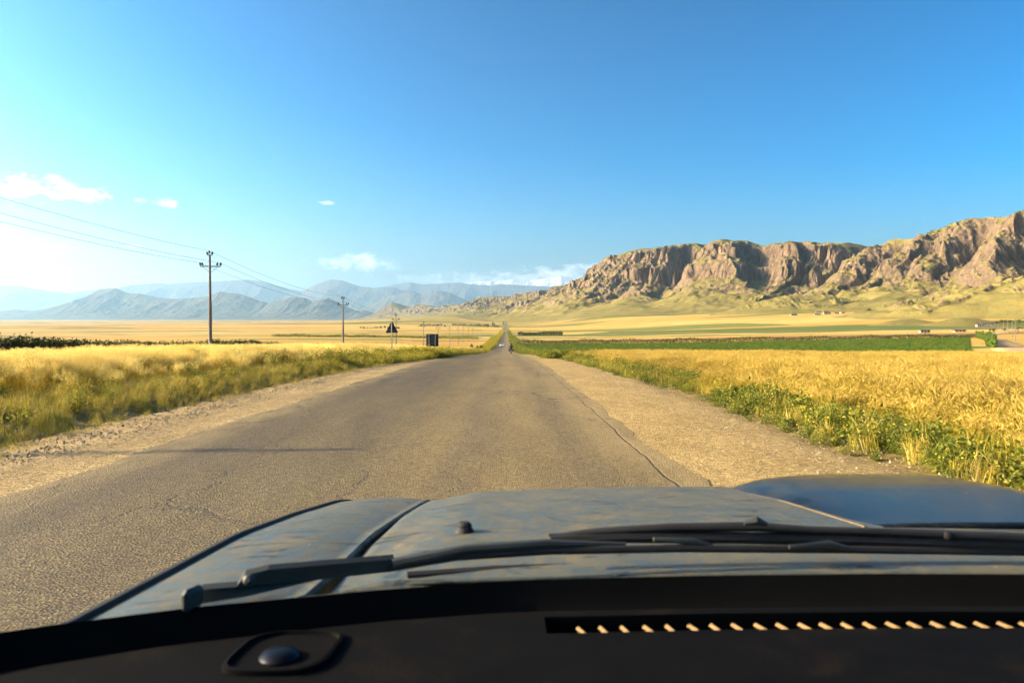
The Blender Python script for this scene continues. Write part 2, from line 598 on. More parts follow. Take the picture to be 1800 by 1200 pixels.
def asphalt_mat():
    m = Mat('worn_asphalt', 0.82, 0.35)
    p = m.pos()
    big = m.noise(m.map(p, (0.35, 0.05, 0)), 1.0, 5, 0.6)
    patch = m.noise(m.map(p, (0.9, 0.22, 0)), 1.0, 6, 0.65)
    fine = m.noise(p, 55, 6, 0.8)
    stones = m.vor(p, 48, 'F1', 'Color')
    base = m.ramp(big, [(0.30, (0.066, 0.047, 0.017)), (0.52, (0.092, 0.067, 0.024)), (0.72, (0.124, 0.091, 0.033))])
    sx_ = m.xyz(p)[0]
    lane = m.math('MULTIPLY', m.range(sx_, -2.4, -0.2), m.ramp(m.noise(m.map(p, (0.8, 0.04, 0)), 1.0, 4, 0.6), [(0.25, 0.35), (0.65, 1.0)]))
    base = m.mix(m.math('MULTIPLY', lane, 0.8), base, (0.235, 0.168, 0.060))
    for wx in (-3.85, -2.35, -0.55, 0.95):
        tk = m.math('MULTIPLY', m.range(m.math('ABSOLUTE', m.math('SUBTRACT', sx_, wx)), 0.12, 0.42, 0.30, 0.0), m.ramp(m.noise(m.map(p, (0.5, 0.03, 0), (0, 0, 0), (wx, 0, 0)), 1.0, 3, 0.6), [(0.3, 0.3), (0.7, 1.0)]))
        base = m.mix(tk, base, (0.085, 0.064, 0.036))
    base = m.mix(1.0, base, m.ramp(patch, [(0.3, 0.75), (0.7, 1.18)]), 'MULTIPLY')
    base = m.mix(1.0, base, m.ramp(m.xyz(stones)[0], [(0.0, 0.45), (0.5, 0.95), (1.0, 1.7)]), 'MULTIPLY')
    base = m.mix(0.7, base, m.ramp(fine, [(0.3, 0.5), (0.7, 1.35)]), 'MULTIPLY')
    # cracks: cell borders, only where patches of the surface have broken up
    pd = m.n.new('ShaderNodeVectorMath')
    pd.operation = 'MULTIPLY_ADD'
    m.l.new(m.noise(p, 1.6, 5, 0.7, out=1), pd.inputs[0])
    pd.inputs[1].default_value = (0.9, 0.9, 0)
    m.l.new(p, pd.inputs[2])
    cr = m.vor(m.map(pd.outputs[0], (0.55, 0.25, 0)), 1.0, 'DISTANCE_TO_EDGE')
    where = m.range(m.noise(m.map(p, (0.25, 0.08, 0), (0, 0, 0), (4.4, 1.3, 0)), 1.0, 3, 0.5), 0.46, 0.60)
    crack = m.math('MULTIPLY', m.range(cr, 0.003, 0.014, 1, 0), where)
    base = m.mix(m.math('MULTIPLY', crack, 0.75), base, (0.035, 0.028, 0.02))
    # the long crack that follows the right-hand edge
    s = m.xyz(p)
    wav = m.math('MULTIPLY', m.math('SUBTRACT', m.noise(m.map(p, (0, 0.5, 0)), 1.0, 6, 0.7), 0.5), 0.24)
    off = m.math('ABSOLUTE', m.math('SUBTRACT', m.math('SUBTRACT', s[0], 1.80), wav))
    edge_ = m.math('MULTIPLY', m.range(off, 0.006, 0.026, 1, 0), m.ramp(m.noise(m.map(p, (3, 0.9, 0)), 1.0, 4, 0.7), [(0.38, 0.0), (0.5, 1.0)]))
    crack = m.math('MAXIMUM', crack, edge_)
    base = m.mix(m.math('MULTIPLY', edge_, 0.7), base, (0.035, 0.026, 0.015))
    # dust blown in from the shoulders
    de = m.math('ADD', m.range(s[0], 0.9, 2.05, 0, 1.3), m.range(s[0], -5.0, -4.0, 1.2, 0))
    de = m.math('MULTIPLY', de, m.ramp(m.noise(m.map(p, (1.0, 0.3, 0)), 1.5, 5, 0.7), [(0.35, 0.0), (0.7, 0.75)]))
    base = m.mix(m.math('MULTIPLY', m.math('MULTIPLY', de, 0.85, True), m.math('SUBTRACT', 1.0, m.math('MULTIPLY', crack, 0.8))), base, (0.31, 0.225, 0.09))
    m.color(base)
    h = m.math('ADD', m.math('MULTIPLY', m.vor(p, 48), 0.8), m.math('MULTIPLY', fine, 0.6))
    h = m.math('SUBTRACT', h, m.math('MULTIPLY', crack, 1.2))
    b1 = m.bump(m.noise(m.map(p, (1.2, 0.4, 0)), 1.0, 4, 0.6), 0.5, 0.05)
    m.bump(h, 1.0, 0.014, b1)
    return m.m


def gravel_mat(name, a, b, c):
    m = Mat(name, 0.95, 0.15)
    p = m.pos()
    st = m.vor(p, 26, 'F1', 'Color')
    col = m.ramp(m.noise(m.map(p, (1.3, 0.5, 0)), 1.0, 6, 0.7), [(0.3, a), (0.55, b), (0.75, c)])
    col = m.mix(0.9, col, m.ramp(m.xyz(st)[0], [(0.0, 0.6), (0.6, 1.0), (1.0, 1.55)]), 'MULTIPLY')
    col = m.mix(0.7, col, m.ramp(m.noise(p, 70, 5, 0.75), [(0.3, 0.55), (0.7, 1.3)]), 'MULTIPLY')
    m.color(col)
    h = m.math('ADD', m.vor(p, 26), m.noise(p, 60, 5, 0.7))
    b1 = m.bump(m.noise(m.map(p, (1.0, 0.5, 0)), 1.4, 5, 0.65), 0.7, 0.08)
    m.bump(h, 0.9, 0.025, b1)
    return m.m


M_ASPHALT = asphalt_mat()
M_GRAVEL = gravel_mat('pale_gravel', (0.23, 0.165, 0.075), (0.33, 0.24, 0.105), (0.45, 0.335, 0.16))
M_DIRT = gravel_mat('tan_dirt', (0.27, 0.19, 0.072), (0.355, 0.252, 0.097), (0.46, 0.33, 0.14))
M_TRACK = gravel_mat('track_dirt', (0.36, 0.245, 0.11), (0.44, 0.305, 0.14), (0.50, 0.36, 0.18))

# ------------------------------------------------------------------ ground, road, shoulders
ys = [-60.0]
while ys[-1] < 17000:
    ys.append(ys[-1] + max(1.0, 0.022 * abs(ys[-1])))
ys.append(60000.0)
ys = np.array(ys)
xr = [0.0]
while xr[-1] < 12000:
    xr.append(xr[-1] + max(0.7, 0.022 * xr[-1]))
xr.append(60000.0)
xr = np.array(xr)
xs = np.concatenate([-xr[:0:-1], xr])
X, Y = np.meshgrid(xs, ys)
Zg = ground_h(X, Y)
gnd = mesh_np('ground', np.stack([X, Y, Zg], -1).reshape(-1, 3), grid_faces(len(ys), len(xs)), M_GROUND, smooth=True)
tag(gnd, kind='structure', label='golden and green farmland reaching to the mountains')


def strip(name, cols, y0, y1, mat, jag=None, step=0.022, ymin=0.35, smooth=True):
    """cols: list of (x, dz); a sheet following the road profile"""
    yy = [y0]
    while yy[-1] < y1:
        yy.append(yy[-1] + max(ymin, step * abs(yy[-1])))
    # keep the ground's own rows so that both sheets bend together
    yy = np.unique(np.concatenate([yy, ys[(ys > y0) & (ys < y1)]]))
    zrow = np.interp(yy, ys, zr(ys))
    V = []
    for k, (x, dz) in enumerate(cols):
        xx = np.full_like(yy, x)
        if jag and k in jag:
            a = jag[k] * (1 - sst(60, 200, yy) * 0.5)
            kk = k // 2 if len(cols) < 8 else k // 4        # both rims of an edge wander together
            xx = xx + a * (0.6 * fbm(yy * 0.35, yy * 0 + kk * 7.3, 21, 3) + 0.5 * fbm(yy * 2.1, yy * 0 + kk * 3.1, 23, 3))
        V.append(np.stack([xx, yy, zrow + dz], -1))
    V = np.stack(V, 1)
    o = mesh_np(name, V.reshape(-1, 3), grid_faces(len(yy), len(cols)), mat, smooth=smooth)
    return tag(o, kind='structure')


strip('road', [(XL - 0.25, -0.035), (XL, -0.004), (XL + 0.35, 0.0), (-3.2, 0.02), (XC, 0.035), (0.6, 0.02), (1.2, 0.012), (XR - 0.42, 0.004), (XR, -0.002), (XR + 0.03, -0.06)],
      -50, 4400, M_ASPHALT, {0: 0.3, 1: 0.3, 8: 0.22, 9: 0.22}, smooth=False)
strip('gravel_shoulder', [(-8.0, -0.24), (-7.4, -0.07), (-6.4, -0.040), (-5.2, -0.014), (-4.3, -0.045)], -50, 900, M_GRAVEL, {0: 0.5, 1: 0.4, 2: 0.3})
strip('dirt_shoulder', [(1.5, -0.016), (2.05, -0.009), (3.2, -0.018), (4.2, -0.045), (4.8, -0.09), (5.5, -0.30)], -50, 900, M_DIRT, {3: 0.2, 4: 0.5, 5: 0.5})

# dirt track winding up on the right
tr = np.array([(1850, 105), (1815, 150), (1790, 200), (1772, 260), (1766, 320), (1757, 380), (1740, 440), (1742, 500), (1765, 580), (1800, 700), (1830, 900)], float)
tt = np.linspace(0, len(tr) - 1, 220)
ty = np.interp(tt, range(len(tr)), tr[:, 1])
tx = (np.interp(tt, range(len(tr)), tr[:, 0]) - 890) / F * ty
for _ in range(6):
    tx[1:-1] = (tx[:-2] + 2 * tx[1:-1] + tx[2:]) / 4
    ty[1:-1] = (ty[:-2] + 2 * ty[1:-1] + ty[2:]) / 4
dirx, diry = np.gradient(tx), np.gradient(ty)
ln = np.hypot(dirx, diry)
nxx, nyy = diry / ln, -dirx / ln
V = []
for k, (w, dz) in enumerate([(-5.5, -0.3), (-4.2, 0.28), (-1.5, 0.30), (1.5, 0.30), (4.2, 0.28), (5.5, -0.3)]):
    wj = w + (0 if abs(w) < 3 else 1.2 * fbm(tt * 1.3, tt * 0 + k, 31, 3))
    ax, ay = tx + nxx * wj, ty + nyy * wj
    V.append(np.stack([ax, ay, ground_h(ax, ay) + dz], -1))
trk = mesh_np('dirt_track', np.stack(V, 1).reshape(-1, 3), grid_faces(len(tt), 6), M_TRACK, smooth=True)
tag(trk, kind='structure')


# ------------------------------------------------------------------ mountains
def rock_mat(name, rock, grass, bump=6.0, sc_=0.02):
    m = Mat(name, 0.95, 0.1)
    p = m.pos()
    rk = m.attr('rock')
    n1 = m.noise(m.map(p, (1, 1, 0.35)), sc_, 8, 0.68)
    f = m.math('ADD', rk, m.math('MULTIPLY', m.math('SUBTRACT', n1, 0.5), 0.9))
    f = m.range(f, 0.42, 0.58)
    rc = m.ramp(m.noise(m.map(p, (1, 1, 0.25)), sc_ * 1.7, 8, 0.7), [(0.28, tuple(c * 0.45 for c in rock)), (0.5, rock), (0.75, tuple(min(1, c * 1.5) for c in rock))])
    rc = m.mix(0.85, rc, m.ramp(m.noise(m.map(p, (1, 1, 0.3)), sc_ * 5.0, 6, 0.75), [(0.32, 0.35), (0.5, 1.0), (0.7, 1.5)]), 'MULTIPLY')
    gc = m.ramp(m.noise(p, sc_ * 0.9, 8, 0.7), [(0.3, tuple(c * 0.7 for c in grass)), (0.55, grass), (0.8, (grass[0] * 1.35, grass[1] * 1.15, grass[2] * 1.1))])
    # scattered scrub and stones
    dots = m.vor(p, sc_ * 5.5, 'F1', 'Distance')
    gc = m.mix(m.range(dots, 0.16, 0.30, 0.65, 0), gc, (grass[0] * 0.45, grass[1] * 0.5, grass[2] * 0.5))
    m.color(m.mix(f, gc, rc))
    h = m.math('ADD', m.noise(m.map(p, (1, 1, 0.18)), sc_ * 2.2, 9, 0.72), m.math('MULTIPLY', m.vor(m.map(p, (1, 1, 0.12)), sc_ * 2.0), 0.5))
    hb = m.n.new('ShaderNodeBump')
    hb.inputs['Distance'].default_value = bump
    m.l.new(h, hb.inputs['Height'])
    m.l.new(m.math('ADD', m.math('MULTIPLY', f, 0.85), 0.15), hb.inputs['Strength'])
    m.l.new(hb.outputs[0], m.b.inputs['Normal'])
    return m.m


M_ROCK = rock_mat('cliff_rock_and_grass', (0.165, 0.118, 0.072), (0.175, 0.148, 0.042), 12.0, 0.026)
M_FARROCK = rock_mat('far_rock', (0.085, 0.078, 0.07), (0.085, 0.08, 0.055), 60.0, 0.004)
M_SNOW = rock_mat('snow_rock', (0.55, 0.57, 0.6), (0.15, 0.145, 0.13), 40.0, 0.0015)

# -- right ridge
PROF_Q = np.array([-1.6, -0.8, -0.3, -0.08, 0.0, 0.07, 0.13, 0.165, 0.215, 0.285, 0.315, 0.40, 0.55, 0.75, 1.0, 1.25])
PROF_F = np.array([0.10, 0.55, 0.88, 0.98, 1.0, 0.965, 0.90, 0.74, 0.68, 0.60, 0.44, 0.345, 0.22, 0.09, 0.0, -0.06])
# deep gullies: pixel x, width (m), depth (m)
GULLY = [(1345, 60, 190), (1243, 46, 170), (1195, 34, 70), (1490, 42, 95), (1530, 50, 110), (1600, 34, 90), (1625, 32, 110), (1690, 40, 100), (1755, 50, 160), (1140, 28, 50), (1090, 26, 60), (1425, 30, 70), (1840, 45, 120),
         (1040, 30, 50), (985, 30, 60), (905, 40, 60), (850, 50, 80)]
pxs = np.array([c[0] for c in CREST_PX], float)


def ridge_mesh():
    u = [0.0]
    while u[-1] < cs[-1]:
        yy = np.interp(u[-1], cs, crest[:, 1])
        u.append(u[-1] + max(5.2, 0.0020 * yy))
    u = np.array(u)
    cx, cy, cz, W = (np.interp(u, cs, a) for a in (crest[:, 0], crest[:, 1], crest[:, 2], cw))
    # smooth the plan line, keep the heights
    sx, sy = cx.copy(), cy.copy()
    for _ in range(250):
        sx[1:-1] = (sx[:-2] + 2 * sx[1:-1] + sx[2:]) / 4
        sy[1:-1] = (sy[:-2] + 2 * sy[1:-1] + sy[2:]) / 4
    tx_, ty_ = np.gradient(sx), np.gradient(sy)
    for _ in range(400):
        tx_[1:-1] = (tx_[:-2] + 2 * tx_[1:-1] + tx_[2:]) / 4
        ty_[1:-1] = (ty_[:-2] + 2 * ty_[1:-1] + ty_[2:]) / 4
    l = np.hypot(tx_, ty_)
    nx, ny = -ty_ / l, tx_ / l           # towards the plain
    nx, ny = np.where(True, nx, nx), ny
    q = np.concatenate([np.linspace(-1.5, -0.15, 14), np.linspace(-0.13, 0.62, 150), np.linspace(0.63, 1.25, 42)])
    Q, U = np.meshgrid(q, u, indexing='xy')
    T = Q * W[:, None]
    Xw = sx[:, None] + nx[:, None] * T
    Yw = sy[:, None] + ny[:, None] * T
    base = ground_h(Xw, Yw)
    sz = (0.55 + 0.45 * np.clip(cz / 330, 0, 1))[:, None]
    us = U + 0.35 * T                    # gullies run slantwise
    wob = 25 * fbm(U * 0.012, T * 0.012, 9, 3)
    us = us + wob
    us = us + 30 * fbm(Xw / 90, Yw / 90, 39, 4, 0.55)
    g = 120 * ridged(us / 300, T / 1100, 41, 1) ** 2.5 + 50 * np.abs(2 * vnoise(us / 120, T / 500, 43) - 1) + 55 * ridged(us / 62, T / 300, 45, 2, 0.6) ** 1.8 + 24 * ridged(us / 24, T / 90, 47, 2) ** 1.5
    g = g + 70 * fbm(U / 420, T / 300, 49, 2) + 16 * fbm(Xw / 22, Yw / 22, 50, 3, 0.6)
    def cell(a, b, seed):
        ia, ib = np.floor(a + 0.6 * fbm(b * 1.7, a * 0.3, seed, 2)), np.floor(b)
        return _hash(ia, ib, seed) - 0.5
    g = g + 46 * cell(us / 58, T / 240 + 0.4 * vnoise(us / 58, us * 0, 5), 51) + 30 * cell(us / 25, T / 110, 53) + 17 * cell(us / 12.5, T / 60, 55)
    g = g - 98
    for px, w, dep in GULLY:
        ug = np.interp(-px, -pxs, cs)
        g = g + dep * np.exp(-((U + 0.32 * (T - 150) + wob - ug) / w) ** 2) * sst(-60, 60, T)
    g = g * sz * sst(-0.10, 0.10, Q) * (1 - 0.75 * sst(0.42, 0.9, Q))
    Qe = Q + g / W[:, None]
    Qe = np.where((Q > 0) & (Qe < 0.01), 0.01, Qe)
    fr = np.interp(Qe, PROF_Q, PROF_F)
    fr2 = np.interp(Qe, [-1.6, -0.8, -0.3, -0.08, 0.0, 0.08, 0.2, 0.35, 0.5, 0.75, 1.0, 1.25], [0.10, 0.55, 0.88, 0.98, 1.0, 0.90, 0.72, 0.49, 0.30, 0.10, 0.0, -0.06])
    wall = sst(0.34, 0.56, vnoise(us / 190, T / 260, 57) * 0.75 + 0.25 * vnoise(us / 60, T / 120, 58))
    fr = fr2 + (fr - fr2) * wall
    crag = 10 * fbm(Xw / 60, Yw / 60, 61, 5, 0.62) * sz + (9.0 * (ridged(us / 34, T / 70, 63, 3, 0.6) - 0.5) + 12 * np.abs(fbm(Xw / 40, Yw / 40, 66, 3))) * sst(0.03, 0.12, Qe) * (1 - sst(0.33, 0.5, Qe))
    # lower crags standing out of the grass slope
    out = sst(0.60, 0.74, vnoise(Xw / 150, Yw / 110, 71)) * sst(0.38, 0.45, Qe) * (1 - sst(0.62, 0.8, Qe))
    crag = crag + out * (3 + 16 * ridged(Xw / 34, Yw / 34, 73, 3, 0.6) ** 2) * sz
    rk0 = sst(0.02, 0.09, Qe) * (1 - sst(0.30, 0.44, Qe))
    crag = crag + rk0 * (9 * (ridged(Xw / 21, Yw / 21, 75, 2, 0.6) - 0.55) + 7 * (ridged(us / 13, T / 40, 76, 2) - 0.5)) * sz
    Z = base + fr * (cz[:, None] + 7 * fbm(U / 45, U * 0, 91, 4, 0.6) * sz - base) + crag * (0.25 + 0.75 * sst(0.02, 0.12, np.abs(Qe))) * (1 - sst(0.85, 1.0, Q))
    gx = np.gradient(Z, axis=1) / np.maximum(np.hypot(np.gradient(Xw, axis=1), np.gradient(Yw, axis=1)), 0.5)
    gu = np.gradient(Z, axis=0) / np.maximum(np.hypot(np.gradient(Xw, axis=0), np.gradient(Yw, axis=0)), 0.5)
    slope = np.hypot(gx, gu)
    rock = sst(0.58, 1.15, slope) * 0.9 + 0.25 * sst(0.5, 0.8, out) + 0.12 * fbm(Xw / 45, Yw / 45, 77, 3)
    rock = (rock + 0.22 * rk0 * sst(-0.1, 0.5, fbm(Xw / 70, Yw / 70, 79, 3))) * (1 - 0.8 * sst(0.6, 0.9, Q))
    o = mesh_np('cliff_mountain', np.stack([Xw, Yw, Z], -1).reshape(-1, 3), grid_faces(len(u), len(q)), M_ROCK, smooth=False)
    put_attr(o, 'rock', rock)
    tag(o, kind='structure', label='long brown cliff ridge with grassy slopes along the plain')
    near = Yw < 7500
    gg = np.random.default_rng(77)
    pts = np.stack([Xw, Yw, Z], -1)

    def take(mask, n):
        i = np.argwhere(mask & near)
        i = i[gg.integers(0, len(i), n)]
        return pts[i[:, 0], i[:, 1]] + gg.normal(0, 1.5, (n, 3)) * (1, 1, 0)
    clump = vnoise(Xw / 120, Yw / 120, 95)
    return take((Qe > 0.33) & (Q < 0.85) & (clump > 0.42), 5200), take((slope < 0.9) & (Qe > -0.02) & (Qe < 0.5) & (clump < 0.62), 6000)


SCREE, SCRUB = ridge_mesh()


# -- foothills in front of the ridge: crest polylines of (pixel x, pixel y, distance), slope, name
def foothill(name, pts, slope, res, seed, rough, reach, rock_amt=1.0):
    w = np.array([P(*p) for p in pts])
    ext = reach
    x0, x1 = w[:, 0].min() - ext, w[:, 0].max() + ext
    y0, y1 = w[:, 1].min() - ext, w[:, 1].max() + ext
    xa, ya = np.arange(x0, x1, res), np.arange(y0, y1, res)
    X_, Y_ = np.meshgrid(xa, ya)
    best = np.full(X_.shape, -1e9)
    for a, b in zip(w[:-1], w[1:]):
        dx, dy = b[0] - a[0], b[1] - a[1]
        t = np.clip(((X_ - a[0]) * dx + (Y_ - a[1]) * dy) / (dx * dx + dy * dy), 0, 1)
        d = np.hypot(X_ - a[0] - t * dx, Y_ - a[1] - t * dy)
        d = d * (1 + 0.45 * fbm(X_ / 90, Y_ / 90, seed, 3) * (1 - sst(90, 240, d)))
        zc = a[2] + t * (b[2] - a[2])
        best = np.maximum(best, zc - slope * (np.sqrt(d * d + 30 ** 2) - 30) * (1 - 0.25 * sst(60, 260, d)) - 0.3 * np.maximum(0, d - 230))
    gz = ground_h(X_, Y_)
    h = best - gz
    k = 14.0
    hs = np.where(h > 0, h, h * 1.0)
    hs = np.where(h > k, h - k * 0.25, np.where(h > -k, (h + k) ** 2 / (4 * k) - k * 0.25, -k * 0.25 + (h + k) * 0.6))
    m = sst(4, 20, hs)
    # bands of upright slabs on the crest
    band = sst(0.56, 0.66, vnoise(X_ / 80, Y_ / 50, seed + 5)) * m
    rr = band * (1 + 11 * ridged(X_ / 20, Y_ / 45, seed + 6, 3, 0.6) ** 1.5) * rough
    Z_ = gz + hs - 0.6 + rr + 1.2 * fbm(X_ / 14, Y_ / 14, seed + 8, 3) * m
    gx = np.gradient(Z_, axis=1) / res
    gy = np.gradient(Z_, axis=0) / res
    rock = (sst(0.6, 1.1, np.hypot(gx, gy)) * 0.6 * sst(0.1, 0.4, band) + band * 0.30) * rock_amt
    o = mesh_np(name, np.stack([X_, Y_, Z_], -1).reshape(-1, 3), grid_faces(len(ya), len(xa)), M_ROCK)
    put_attr(o, 'rock', rock)
    return tag(o, kind='structure')


foothill('rocky_knoll', [(1500, 530, 2350), (1440, 517, 2380), (1385, 518, 2400), (1330, 534, 2420), (1290, 552, 2430)], 0.36, 5.0, 101, 0.9, 330)
foothill('rocky_spur', [(2300, 430, 1350), (2000, 452, 1480), (1860, 478, 1560), (1760, 498, 1600), (1700, 510, 1620), (1640, 524, 1640), (1560, 543, 1680), (1500, 554, 1720)], 0.30, 4.5, 103, 1.0, 330)
foothill('rock_outcrop', [(1690, 556, 1180), (1705, 555, 1190)], 0.35, 2.5, 105, 0.5, 60, 1.4)
foothill('rock_outcrop', [(1585, 558, 1260), (1600, 556, 1265), (1612, 560, 1270)], 0.35, 2.5, 107, 0.5, 60, 1.4)


# -- far ranges
def far_range(name, pts, d0, d1, width, mat, seed, du, snow=None, spur=1.0, base=-34.0):
    a = np.array(pts, float)
    px = np.arange(a[0, 0], a[-1, 0], du)
    py = np.interp(px, a[:, 0], a[:, 1])
    d = np.interp(px, [a[0, 0], a[-1, 0]], [d0, d1])
    cx = (px - 890) / F * d
    cz = 1.6 + (560 - py) / F * d
    q = np.concatenate([np.linspace(-1, -0.1, 10), np.linspace(-0.08, 1.1, 70)])
    T = q[None, :] * width
    sl = (px - 890)[:, None] / F
    Yw = d[:, None] - T
    U = cx[:, None] + 0 * T
    us = U + 0.25 * T
    wob = width * 0.05 * fbm(U / (width * 0.35), T / (width * 0.35), seed, 3)
    g = (0.34 * (1 - ridged((us + wob) / (width * 0.62), T / (width * 1.6), seed + 1, 2)) + 0.2 * (1 - ridged((us + wob) / (width * 0.22), T / (width * 0.7), seed + 2, 3)) - 0.16) * spur
    Qa = q[None, :] + 0 * U
    Qe = Qa + g * sst(0.0, 0.3, Qa) * (1 - sst(0.7, 1.05, Qa))
    Qe = np.where(Qa >= 0, np.maximum(Qe, 0.0), Qa)
    fr = np.interp(Qe, [-1, -0.4, 0, 0.15, 0.35, 0.6, 0.8, 1.0, 1.1], [0.0, 0.6, 1.0, 0.80, 0.50, 0.24, 0.10, 0.0, -0.03])
    Xw = U
    Z = base + fr * (cz[:, None] - base) + width * 0.012 * fbm(U / (width * 0.08), T / (width * 0.08), seed + 4, 5, 0.6) * sst(0.0, 0.06, np.abs(Qa)) * (1 - sst(0.8, 1, Qa))
    Z = Z + width * 0.004 * fbm(U / (width * 0.03), T * 0, seed + 7, 3) * (1 - sst(0.8, 1, Qa))
    gx = np.gradient(Z, axis=1) / np.maximum(np.abs(np.gradient(Yw, axis=1)), 1)
    gu = np.gradient(Z, axis=0) / np.maximum(np.abs(np.gradient(Xw, axis=0)), 1)
    rock = sst(0.35, 0.8, np.hypot(gx, gu))
    if snow is not None:
        rock = sst(snow - 250, snow + 150, Z + 300 * fbm(U / 900, T / 900, seed + 9, 4))
    o = mesh_np(name, np.stack([Xw, Yw, Z], -1).reshape(-1, 3), grid_faces(len(px), len(q)), mat, smooth=False)
    put_attr(o, 'rock', rock)
    return tag(o, kind='structure')


far_range('near_blue_range', [(-700, 520), (-500, 535), (-300, 530), (-120, 545), (0, 547), (33, 544), (67, 547), (110, 537), (150, 525), (180, 508), (207, 506), (227, 515), (250, 516), (283, 523), (313, 525), (363, 522), (390, 512), (403, 515), (420, 515), (443, 523),
                              (473, 533), (493, 527), (513, 521), (537, 524), (550, 530), (578, 523), (595, 532), (625, 546), (645, 546), (665, 553), (700, 562)], 23000, 18500, 2600, M_FARROCK, 201, 1.0)
far_range('blue_range', [(-800, 500), (-500, 490), (-200, 505), (0, 502), (43, 503), (83, 510), (127, 516), (150, 512), (213, 506), (233, 501), (273, 498), (317, 498), (333, 496), (367, 495), (413, 493), (437, 491), (467, 495), (500, 505), (533, 512), (560, 498),
                         (583, 491), (600, 492), (615, 497), (637, 504), (657, 506), (675, 504), (695, 505), (712, 512), (760, 525), (800, 545), (830, 560)], 37000, 35000, 5400, M_FARROCK, 211, 1.4)
far_range('middle_blue_range', [(600, 560), (660, 532), (690, 519), (725, 510), (742, 517), (770, 510), (790, 514), (815, 525), (840, 534), (880, 548), (920, 560)], 30000, 28000, 3600, M_FARROCK, 221, 1.2)
far_range('distant_blue_range', [(560, 545), (620, 515), (682, 502), (722, 496), (745, 500), (765, 499), (805, 496), (837, 500), (862, 501), (882, 499), (912, 501), (940, 502), (1000, 506), (1060, 520), (1120, 540)], 42000, 40000, 6000, M_FARROCK, 231, 1.5)
far_range('snow_range', [(680, 530), (740, 510), (790, 499), (820, 496), (850, 493), (870, 495), (900, 491), (930, 493), (960, 489), (985, 484), (1000, 487), (1020, 490), (1050, 484), (1075, 480), (1100, 486), (1150, 500), (1250, 520)],
          47000, 45500, 6500, M_SNOW, 241, 1.5, snow=1650)
# ------------------------------------------------------------------ haze
hb = MB().box((0, 29000, 1440), (126000, 66000, 3000))
hm = bpy.data.materials.new('haze_air')
hm.use_nodes = True
hm.node_tree.nodes.remove(hm.node_tree.nodes['Principled BSDF'])
pv = hm.node_tree.nodes.new('ShaderNodeVolumePrincipled')
pv.inputs['Color'].default_value = (0.42, 0.72, 1.0, 1)
pv.inputs['Density'].default_value = 2.6e-5
pv.inputs['Anisotropy'].default_value = 0.6
hm.node_tree.links.new(pv.outputs[0], hm.node_tree.nodes['Material Output'].inputs['Volume'])
haze = hb.build('haze', hm)
tag(haze, kind='stuff', label='pale blue haze over the far plain')


# ------------------------------------------------------------------ instancing for grass, weeds and gravel
def leaf_mat(name, ca, cb, trans=0.35, rough=0.7, top=None):
    m = Mat(name, rough, 0.25)
    oi = m.n.new('ShaderNodeObjectInfo')
    col = m.ramp(oi.outputs['Random'], [(0.0, ca), (1.0, cb)])
    patch = m.noise(m.map(m.pos(), (0.25, 0.25, 0)), 1.0, 3, 0.6)
    col = m.mix(1.0, col, m.ramp(patch, [(0.3, 0.72), (0.7, 1.22)]), 'MULTIPLY')
    m.color(col)
    t = m.n.new('ShaderNodeBsdfTranslucent')
    m.l.new(col, t.inputs[0])
    mx = m.n.new('ShaderNodeMixShader')
    mx.inputs[0].default_value = trans
    m.l.new(m.b.outputs[0], mx.inputs[1])
    m.l.new(t.outputs[0], mx.inputs[2])
    m.l.new(mx.outputs[0], m.n['Material Output'].inputs[0])
    return m.m


class Tris:
    def __init__(self):
        self.v, self.f, self.mi = [], [], []

    def ribbon(self, pts, ws, side, mi):
        o = len(self.v)
        s = np.array(side, float)
        for p, w in zip(pts, ws):
            self.v.append(np.array(p) - s * w / 2)
            self.v.append(np.array(p) + s * w / 2)
        for i in range(len(pts) - 1):
            a = o + 2 * i
            self.f.append((a, a + 1, a + 3, a + 2))
            self.mi.append(mi)

    def quad(self, c, u, v, mi):
        o = len(self.v)
        self.v += [c - u, c - v * 0.55, c + u, c + v * 0.55]
        self.f.append((o, o + 1, o + 2, o + 3))
        self.mi.append(mi)

    def spindle(self, a, b, r, mi, seg=4):
        a, b = np.array(a), np.array(b)
        t = (b - a) / np.linalg.norm(b - a)
        s = np.cross(t, (0.3, 0.5, 0.8))
        s /= np.linalg.norm(s)
        w = np.cross(t, s)
        o = len(self.v)
        for q, rr in ((0, 0.25), (0.35, 1.0), (1.0, 0.12)):
            for k in range(seg):
                an = 2 * math.pi * k / seg
                self.v.append(a + (b - a) * q + (s * math.cos(an) + w * math.sin(an)) * r * rr)
        for i in range(2):
            for k in range(seg):
                j = (k + 1) % seg
                self.f.append((o + i * seg + k, o + i * seg + j, o + (i + 1) * seg + j, o + (i + 1) * seg + k))
                self.mi.append(mi)

    def obj(self, name, mats, coll):
        o = mesh_np(name, np.array(self.v), np.array(self.f), mats=mats, mat_idx=self.mi)
        C.objects.unlink(o)
        coll.objects.link(o)
        return o


def rnd(a, b):
    return random.uniform(a, b)


def unit(az_):
    return np.array((math.cos(az_), math.sin(az_), 0.0))


